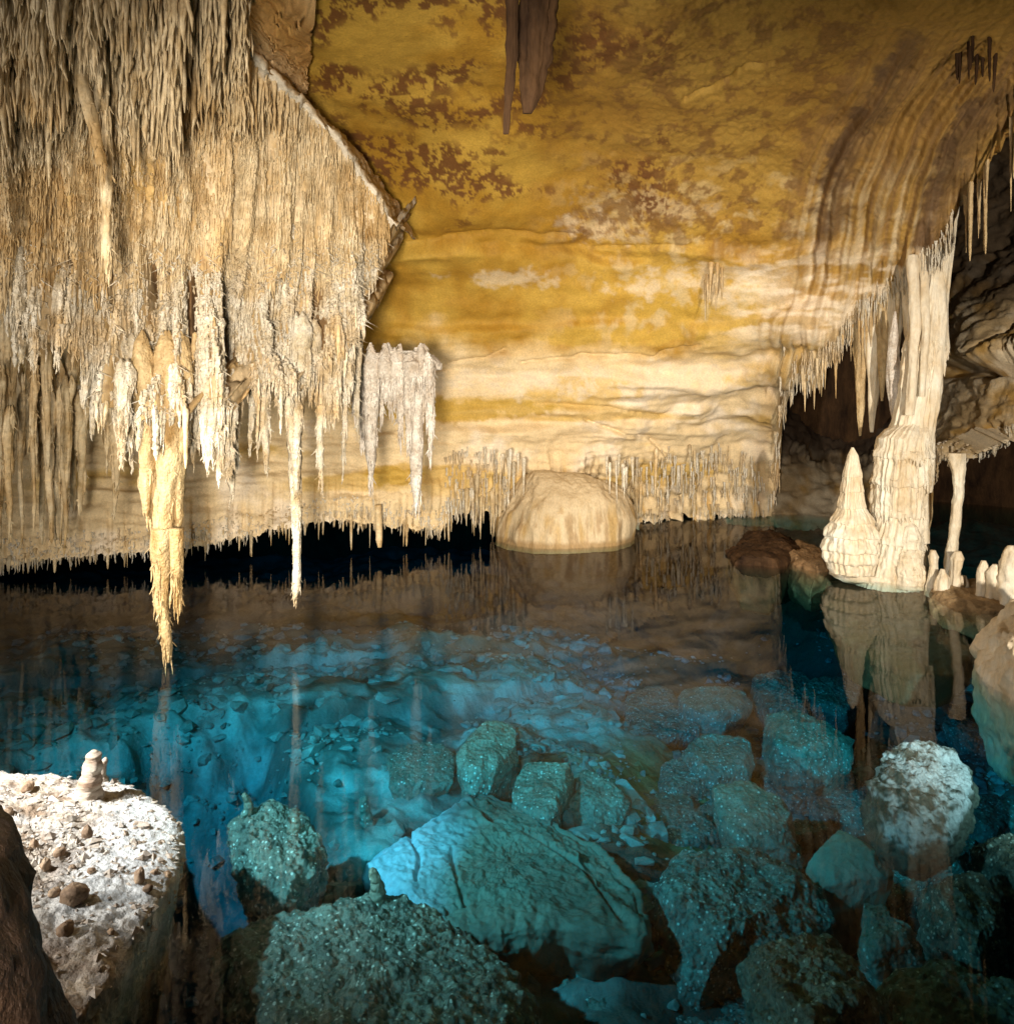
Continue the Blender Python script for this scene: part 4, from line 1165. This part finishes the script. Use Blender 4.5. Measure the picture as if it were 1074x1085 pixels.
big_icicle('stalagmite', M_col, [(474, 902, 904), (482, 899, 908), (500, 895, 911), (530, 890, 914), (538, 889, 916), (545, 886, 920), (560, 879, 925), (575, 876, 927), (592, 876, 927), (606, 880, 924)], YC - .1,
           'pointed stalagmite on a rounded fluted base standing against the tall column', 12.5, 140, .16, .045, n=220, nfl=21, cat='stalagmite', tiers=(505, 520, 537, 553, 567, 582, 594))
for i, (prof, Yd, lab) in enumerate([
        ([(322, 903, 921), (360, 905, 921), (400, 906, 917), (440, 908, 914), (462, 910, 912)], 9.5, 'outermost tan stalactite hung beside the tall column over the recess'),
        ([(312, 914, 934), (350, 917, 934), (400, 919, 931), (430, 920, 928), (458, 922, 925)], 9.4, 'broad tan stalactite, second in the row beside the column'),
        ([(312, 928, 946), (360, 930, 943), (395, 931, 938), (425, 933, 935)], 9.5, 'short curved tan stalactite, third in the row beside the column'),
        ([(302, 940, 957), (345, 942, 955), (390, 943, 951), (410, 946, 948)], 9.35, 'narrow tan stalactite, fourth in the row beside the column'),
        ([(285, 955, 975), (330, 957, 973), (368, 960, 968), (384, 963, 965)], 9.35, 'pale stalactite hanging right above the column shoulder'),
        ([(275, 972, 990), (320, 974, 985), (350, 977, 981)], 9.3, 'slim pale stalactite against the top of the column'),
        ([(330, 947, 949), (360, 942, 951), (400, 940, 953), (430, 943, 952), (452, 946, 950)], 9.7, 'grey stalactite in the gap behind the column')]):
    if i < 6:
        xm = np.array([[(prof[0][1] + prof[0][2]) / 2]])
        Yd = float(D_vault(xm, xm * 0 + float(LIP(xm[0, 0])) - 4)[0, 0]) + .14
    big_icicle('stalactite', M_grey if i == 6 else M_gold if i in (0, 2) else M_col, prof, Yd, lab, 60.3 + i, 36, .22, .10, n=100, nfl=5)
for k in range(34):
    x = rs.uniform(850, 1000)
    p = vault_at(x, rs.uniform(0, 16))
    hang('cone', p + np.array([0, -.02, .04]), rs.uniform(.15, .75), rs.uniform(.012, .028), 'small tan stalactite on the ragged lip over the dark recess', G_REC)

big_icicle('small_column', M_col, [(480, 1005, 1022), (500, 1009, 1021), (520, 1010, 1020), (550, 1007, 1017), (580, 1003, 1014), (600, 1001, 1014), (632, 998, 1014)], 9.0,
           'slim cream column linking the shelf to the low brown rock', 20.1, 40, .4, .05, n=110, cat='column')
for i, (prof, Yd, lab) in enumerate([
        ([(583, 985, 991), (590, 982, 994), (600, 984, 993), (625, 981, 992), (632, 980, 992)], 8.9, 'knob-headed stalagmite just before the slim column'),
        ([(584, 1012, 1018), (592, 1008, 1020), (606, 1007, 1018), (630, 1004, 1017)], 8.75, 'blunt stalagmite at the foot of the slim column'),
        ([(603, 996, 1001), (612, 992, 1005), (632, 990, 1006)], 8.7, 'lowest round stalagmite at the foot of the slim column'),
        ([(610, 1017, 1023), (620, 1013, 1027), (636, 1012, 1028)], 8.8, 'shaded brown stump of a stalagmite behind the slim column'),
        ([(594, 1040, 1044), (602, 1037, 1047), (618, 1036, 1046), (640, 1032, 1046)], 8.4, 'leaning finger-like stalagmite before the bright rock slope'),
        ([(598, 1052, 1058), (606, 1047, 1062), (622, 1046, 1062), (640, 1044, 1062)], 8.3, 'stout stalagmite between the leaning one and the picture edge'),
        ([(578, 1068, 1074), (590, 1062, 1082), (612, 1060, 1086), (640, 1056, 1090)], 8.2, 'lumpy stalagmite on top of the bright rock slope')]):
    big_icicle('stalagmite', M_col, prof, Yd, lab, 70.7 + i, 36, .4, .05, n=50, cat='stalagmite')

# ------------------------------------------------------------------ features of the roof
def blade(name, prof, Yd, m, label, seed, sq=.35):
    a = np.array(prof, float)
    yy = np.linspace(a[0, 0], a[-1, 0], 90)
    l, r_ = np.interp(yy, a[:, 0], a[:, 1]), np.interp(yy, a[:, 0], a[:, 2])
    pts = np.array([P((x0 + x1) / 2, y_, Yd) for x0, x1, y_ in zip(l, r_, yy)])
    v_, q_, t_ = spine(pts, (r_ - l) / 2 / F * Yd, 60, .28, seed, .12, 9, (9, 9, 6), squash=sq)
    o = link(name, raw_mesh(name, v_ - pts[0], q_, t_), m, loc=tuple(pts[0]))
    return tag(o, label, 'stalactite')


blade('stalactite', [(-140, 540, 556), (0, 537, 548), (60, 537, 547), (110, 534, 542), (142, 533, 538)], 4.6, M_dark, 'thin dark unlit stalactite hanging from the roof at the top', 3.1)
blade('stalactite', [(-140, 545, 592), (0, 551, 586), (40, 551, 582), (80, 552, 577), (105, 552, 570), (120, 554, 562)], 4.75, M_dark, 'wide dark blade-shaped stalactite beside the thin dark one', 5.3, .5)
G_CL = 'small pale stalactites in a clump under the ochre roof'
for k in range(9):
    x, y = rs.uniform(742, 776), rs.uniform(278, 302)
    ci = int(np.argmin(np.abs(cols - x)))
    ri = int(np.argmin(np.abs(VPY[:, ci] - y)))
    hang('cone', VX[ri, ci] + np.array([0, -.05, .06]), rs.uniform(.25, .65), rs.uniform(.014, .03), 'small pale stalactite in the clump under the ochre roof', G_CL)
G_DK = 'dark stalactites high under the brown roof corner'
for k in range(9):
    x, y = rs.uniform(1010, 1052), rs.uniform(35, 70)
    ci = int(np.argmin(np.abs(cols - x)))
    ri = int(np.argmin(np.abs(VPY[:, ci] - y)))
    hang('straw', VX[ri, ci] + np.array([0, -.05, .06]), rs.uniform(.15, .42), rs.uniform(.012, .022), 'dark stalactite in the bunch high under the brown roof corner', G_DK, m=M_dark)
G_RR = 'tan stalactites before the black hollow in the upper corner'
for k in range(13):
    x = rs.uniform(1012, 1078)
    p = vault_at(x, rs.uniform(0, 14))
    hang(rs.choice(['cone', 'straw']), p + np.array([0, -.02, .05]), rs.uniform(.25, 1.0), rs.uniform(.014, .03), 'tan stalactite before the black hollow in the upper corner', G_RR, m=M_gold)

# ------------------------------------------------------------------ small things on the ledge and under water
def surface_at(px_, py_, names):
    best = None
    for o_ in COL.objects:
        if o_.name.split('.')[0] in names and o_.type == 'MESH':
            co = np.empty(len(o_.data.vertices) * 3, np.float32)
            o_.data.vertices.foreach_get('co', co)
            co = co.reshape(-1, 3)
            co = co[co[:, 1] > .5]
            d_ = np.hypot(CX + co[:, 0] / co[:, 1] * F - px_, YH + (H - co[:, 2]) / co[:, 1] * F - py_)
            k_ = d_ < 5
            if k_.any():
                c_ = co[k_][np.argmin(co[k_][:, 1])]
                if best is None or c_[1] < best[1]:
                    best = c_
    return best


def cairn(name, px_, py_, z0, hgt, r, m, label, seed, cat='stalagmite', n=70):
    b = on_z(px_, py_, z0)
    if z0 < -.1:
        sf = surface_at(px_, py_, ('boulder', 'stone_slab', 'lake_bed'))
        b = b if sf is None else sf - np.array([0, 0, .02])
    t = np.linspace(0, 1, n)
    rad = r * np.interp(t, [0, .08, .5, .92, 1], [.15, .5, .7, 1.0, 1.15]) * (1 + .13 * np.abs(np.sin(t * 13 + seed)) - .06)
    pts = np.stack([0 * t + .015 * np.sin(t * 5 + seed), 0 * t, hgt * (1 - t) - .03 * t], -1)
    v_, q_, t_ = spine(pts, rad, 36, .16, seed, 0, 9, (14, 14, 14))
    return tag(link(name, raw_mesh(name, v_, q_, t_), m, loc=tuple(b)), label, cat)


M_ringed = rock('ringed_stalagmite', (0.24, .13, .07), (.62, .54, .44), rough=.65, nscale=5, streak=(.6, .6, 5), bump=((30, .6, .015),))
cairn('stalagmite', 96, 846, 0.0, .27, .074, M_ringed, 'tall ringed stalagmite on the white corner of the ledge', 1.1)
cairn('stalagmite', 109, 824, 0.0, .15, .04, M_ringed, 'short ringed stalagmite just behind the tall one on the ledge', 2.3)
cairn('stalagmite', 389, 868, -.95, .22, .06, M_dull, 'ringed submerged stalagmite at the back of the blue silted slab', 3.7)
cairn('stalagmite', 396, 944, -.80, .16, .05, M_dull, 'submerged stump of a stalagmite in front of the blue silt', 4.9)
cairn('stalagmite', 262, 858, -.40, .15, .04, M_dull, 'small submerged stalagmite on the knobbly boulder in the cleft', 5.5)
cairn('stalagmite', 310, 876, -.42, .10, .05, M_dull, 'squat submerged stalagmite on the knobbly boulder in the cleft', 6.5)

pebs = [(92, 888, .035, 'cylindrical brown pebble nearest the tall stalagmite'), (36, 901, .03, 'small upright pebble left of the largest brown one'), (64, 906, .04, 'dark brown pebble in the middle of the ledge'),
        (49, 921, .028, 'little grey upright pebble throwing a long shadow'), (148, 934, .036, 'upright dark pebble near the cleft edge of the ledge'), (178, 930, .03, 'dark pebble at the very edge above the cleft'),
        (77, 921, .022, 'flat tan pebble below the dark brown one'), (98, 924, .024, 'tan pebble with a wedge shape in mid ledge'), (163, 926, .022, 'reddish pebble between the two edge pebbles'),
        (78, 953, .075, 'largest yellowish knobbly stone on the ledge'), (68, 990, .05, 'reddish brown stone on the near part of the ledge'), (118, 988, .022, 'small tan pebble beside the reddish brown stone'),
        (106, 880, .022, 'white chip beside the cylindrical pebble'), (30, 838, .05, 'flat brown stone at the back of the ledge'), (8, 862, .04, 'brown stone by the picture edge at the back of the ledge'),
        (57, 949, .035, 'brown pebble leaning on the largest yellowish stone'), (158, 944, .03, 'flat tan pebble near the two edge pebbles'), (10, 915, .03, 'tan pebble by the picture edge near the dark rock')]
def ledge_top(px_, py_):
    o_ = bpy.data.objects['rock_ledge']
    co = np.empty(len(o_.data.vertices) * 3, np.float32)
    o_.data.vertices.foreach_get('co', co)
    co = co.reshape(-1, 3)
    ppx = CX + co[:, 0] / co[:, 1] * F
    ppy = YH + (H - co[:, 2]) / co[:, 1] * F
    d_ = (ppx - px_) ** 2 + (ppy - py_) ** 2 + (co[:, 2] < -.4) * 1e6
    return co[int(np.argmin(d_))]


for k, (x, y, r, lab) in enumerate(pebs):
    b = ledge_top(x, y)
    rgk = np.random.default_rng(900 + k)
    th = np.linspace(0, 2 * np.pi, 22, endpoint=False)
    ph = np.linspace(.05, math.pi - .05, 14)
    PT, PH = np.meshgrid(th, ph)
    tall = 1.5 if ('upright' in lab or 'cylind' in lab) else .7
    V = np.stack([np.cos(PT) * np.sin(PH), np.sin(PT) * np.sin(PH) * .85, np.cos(PH) * tall], -1)
    r *= .72
    V = V * (1 + .45 * fbm(V, 1.5, 3, .6, k * 3.3))[..., None] * r
    me = raw_mesh('pebble', V.reshape(-1, 3), grid_quads(14, 22, True))
    o = link('pebble', me, M_peb, loc=(b[0], b[1], b[2] + r * tall * .55))
    o.rotation_euler = (0, 0, rgk.uniform(0, 6))
    tag(o, lab, 'pebble', 'stones lying on the pale ledge')
for o in list(COL.objects):
    if o.name.startswith('stalagmite') and 'ledge' in o.get('label', ''):
        px_, py_ = (96, 846) if 'tall ringed' in o['label'] else (109, 826)
        b = ledge_top(px_, py_)
        o.location = (b[0], b[1], b[2] - .02)

rgk = np.random.default_rng(77)
lv = np.array([v.co for v in bpy.data.objects['rock_ledge'].data.vertices])
lv = lv[(lv[:, 2] > -.2) & (lv[:, 1] < 6)]
ii = rgk.integers(0, len(lv), 1500)
oct_ = np.array([(1, 0, 0), (0, 1, 0), (-1, 0, 0), (0, -1, 0), (0, 0, 1), (0, 0, -1)], float)
ofc = np.array([(0, 1, 4), (1, 2, 4), (2, 3, 4), (3, 0, 4), (1, 0, 5), (2, 1, 5), (3, 2, 5), (0, 3, 5)])
an = rgk.uniform(0, 6.28, 1500)
sz = rgk.uniform(.004, .013, (1500, 3)) * np.array([1.6, 1, .7]) * (1 + 1.2 * (rgk.random((1500, 1)) > .9))
O = oct_[None] * sz[:, None] * (1 + .3 * rgk.normal(size=(1500, 6, 1)))
O = np.stack([O[..., 0] * np.cos(an)[:, None] - O[..., 1] * np.sin(an)[:, None], O[..., 0] * np.sin(an)[:, None] + O[..., 1] * np.cos(an)[:, None], O[..., 2]], -1)
V = O + lv[ii][:, None] + np.array([0, 0, .003])
o = link('rubble', raw_mesh('rubble', V.reshape(-1, 3), None, (ofc[None] + 6 * np.arange(1500)[:, None, None]).reshape(-1, 3), smooth=False), M_ledge_chip)
structure(o, 'stuff')
o['label'] = 'gritty stone chips scattered over the pale ledge'

# loose stones over the lake floor
t0_ = (1 + 5 ** .5) / 2
iv = np.array([(-1, t0_, 0), (1, t0_, 0), (-1, -t0_, 0), (1, -t0_, 0), (0, -1, t0_), (0, 1, t0_), (0, -1, -t0_), (0, 1, -t0_), (t0_, 0, -1), (t0_, 0, 1), (-t0_, 0, -1), (-t0_, 0, 1)]) / 1.9
ic = np.array([(0, 11, 5), (0, 5, 1), (0, 1, 7), (0, 7, 10), (0, 10, 11), (1, 5, 9), (5, 11, 4), (11, 10, 2), (10, 7, 6), (7, 1, 8), (3, 9, 4), (3, 4, 2), (3, 2, 6), (3, 6, 8), (3, 8, 9), (4, 9, 5), (2, 4, 11), (6, 2, 10), (8, 6, 7), (9, 8, 1)])
NB = 9000
bvv = XF[(XF[..., 1] > 3.5) & (XF[..., 1] < 11.5) & (np.abs(XF[..., 0]) < 6)]
wgt = np.exp(2.2 * fbm(bvv, 1.0, 3, .5, 66))
wgt *= np.where(fbm(bvv, .7, 3, .5, 12) > -.1, 1, .12)
bi = rgk.choice(len(bvv), NB, p=wgt / wgt.sum())
sz = (.012 + .075 * rgk.random((NB, 1)) ** 5) * np.array([1.3, 1.0, .65]) * rgk.uniform(.7, 1.4, (NB, 3))
O = iv[None] * sz[:, None] * (1 + .22 * rgk.normal(size=(NB, 12, 1)))
an = rgk.uniform(0, 6.28, NB)
O = np.stack([O[..., 0] * np.cos(an)[:, None] - O[..., 1] * np.sin(an)[:, None], O[..., 0] * np.sin(an)[:, None] + O[..., 1] * np.cos(an)[:, None], O[..., 2]], -1)
V = O + bvv[bi][:, None] + np.array([0, 0, .004])
o = link('gravel', raw_mesh('gravel', V.reshape(-1, 3), None, (ic[None] + 12 * np.arange(NB)[:, None, None]).reshape(-1, 3), smooth=False), M_grav)
structure(o, 'stuff')
o['label'] = 'loose stones scattered over the lake floor'

# ------------------------------------------------------------------ light
def lamp(name, typ, loc, aim, energy, colour, radius=.05, size=None, blend=.8):
    d_ = bpy.data.lights.new(name, typ)
    d_.energy = energy
    d_.color = colour
    d_.shadow_soft_size = radius
    if typ == 'SPOT':
        d_.spot_size = math.radians(size)
        d_.spot_blend = blend
    o = bpy.data.objects.new(name, d_)
    COL.objects.link(o)
    o.location = loc
    o.rotation_euler = (Vector(aim) - Vector(loc)).to_track_quat('-Z', 'Y').to_euler()
    return o


lamp('flood_lamp_main', 'SPOT', (-.45, -.3, 2.0), (-.5, 11, 2.0), 4800, (1, .91, .77), .3, 64, 1.0)
lamp('flood_lamp_left', 'SPOT', (-4.6, 2.2, 1.6), (-1.8, 6.0, .8), 560, (1, .94, .86), .2, 140, .8)
lamp('added_lake_spot', 'SPOT', (-4.2, 3.0, 3.0), (-.7, 6.9, -1.2), 2300, (.95, .98, .97), .06, 66, 1.0)  # extra spot added to brighten the lake floor
lamp('flood_lamp_right', 'SPOT', (3.5, 1.6, 2.15), (4.15, 9.4, 1.2), 2500, (1, .92, .80), .05, 84, 1.0)

w = bpy.data.worlds.new('World')
scene.world = w
w.use_nodes = True
bg = w.node_tree.nodes['Background']
bg.inputs['Color'].default_value = (.9, .75, .55, 1)
bg.inputs['Strength'].default_value = .016

# ------------------------------------------------------------------ camera and render settings
cam = bpy.data.cameras.new('camera')
co_ = bpy.data.objects.new('camera', cam)
COL.objects.link(co_)
co_.location = (0, 0, H)
co_.rotation_euler = (math.pi / 2, 0, 0)
cam.sensor_fit = 'HORIZONTAL'
cam.sensor_width = 36
cam.lens = F / 1074 * 36
cam.shift_y = -(542.5 - YH) / 1074
cam.clip_start = .05
cam.clip_end = 200
scene.camera = co_
scene.view_settings.view_transform = 'Standard'
scene.view_settings.look = 'None'
scene.view_settings.exposure = 0
scene.view_settings.gamma = 1
cy = scene.cycles
cy.max_bounces = 4
cy.diffuse_bounces = 2
cy.glossy_bounces = 2
cy.transparent_max_bounces = 8
cy.use_adaptive_sampling = True
cy.adaptive_threshold = .035
cy.use_denoising = True
cy.sample_clamp_indirect = 4
cy.sample_clamp_direct = 0
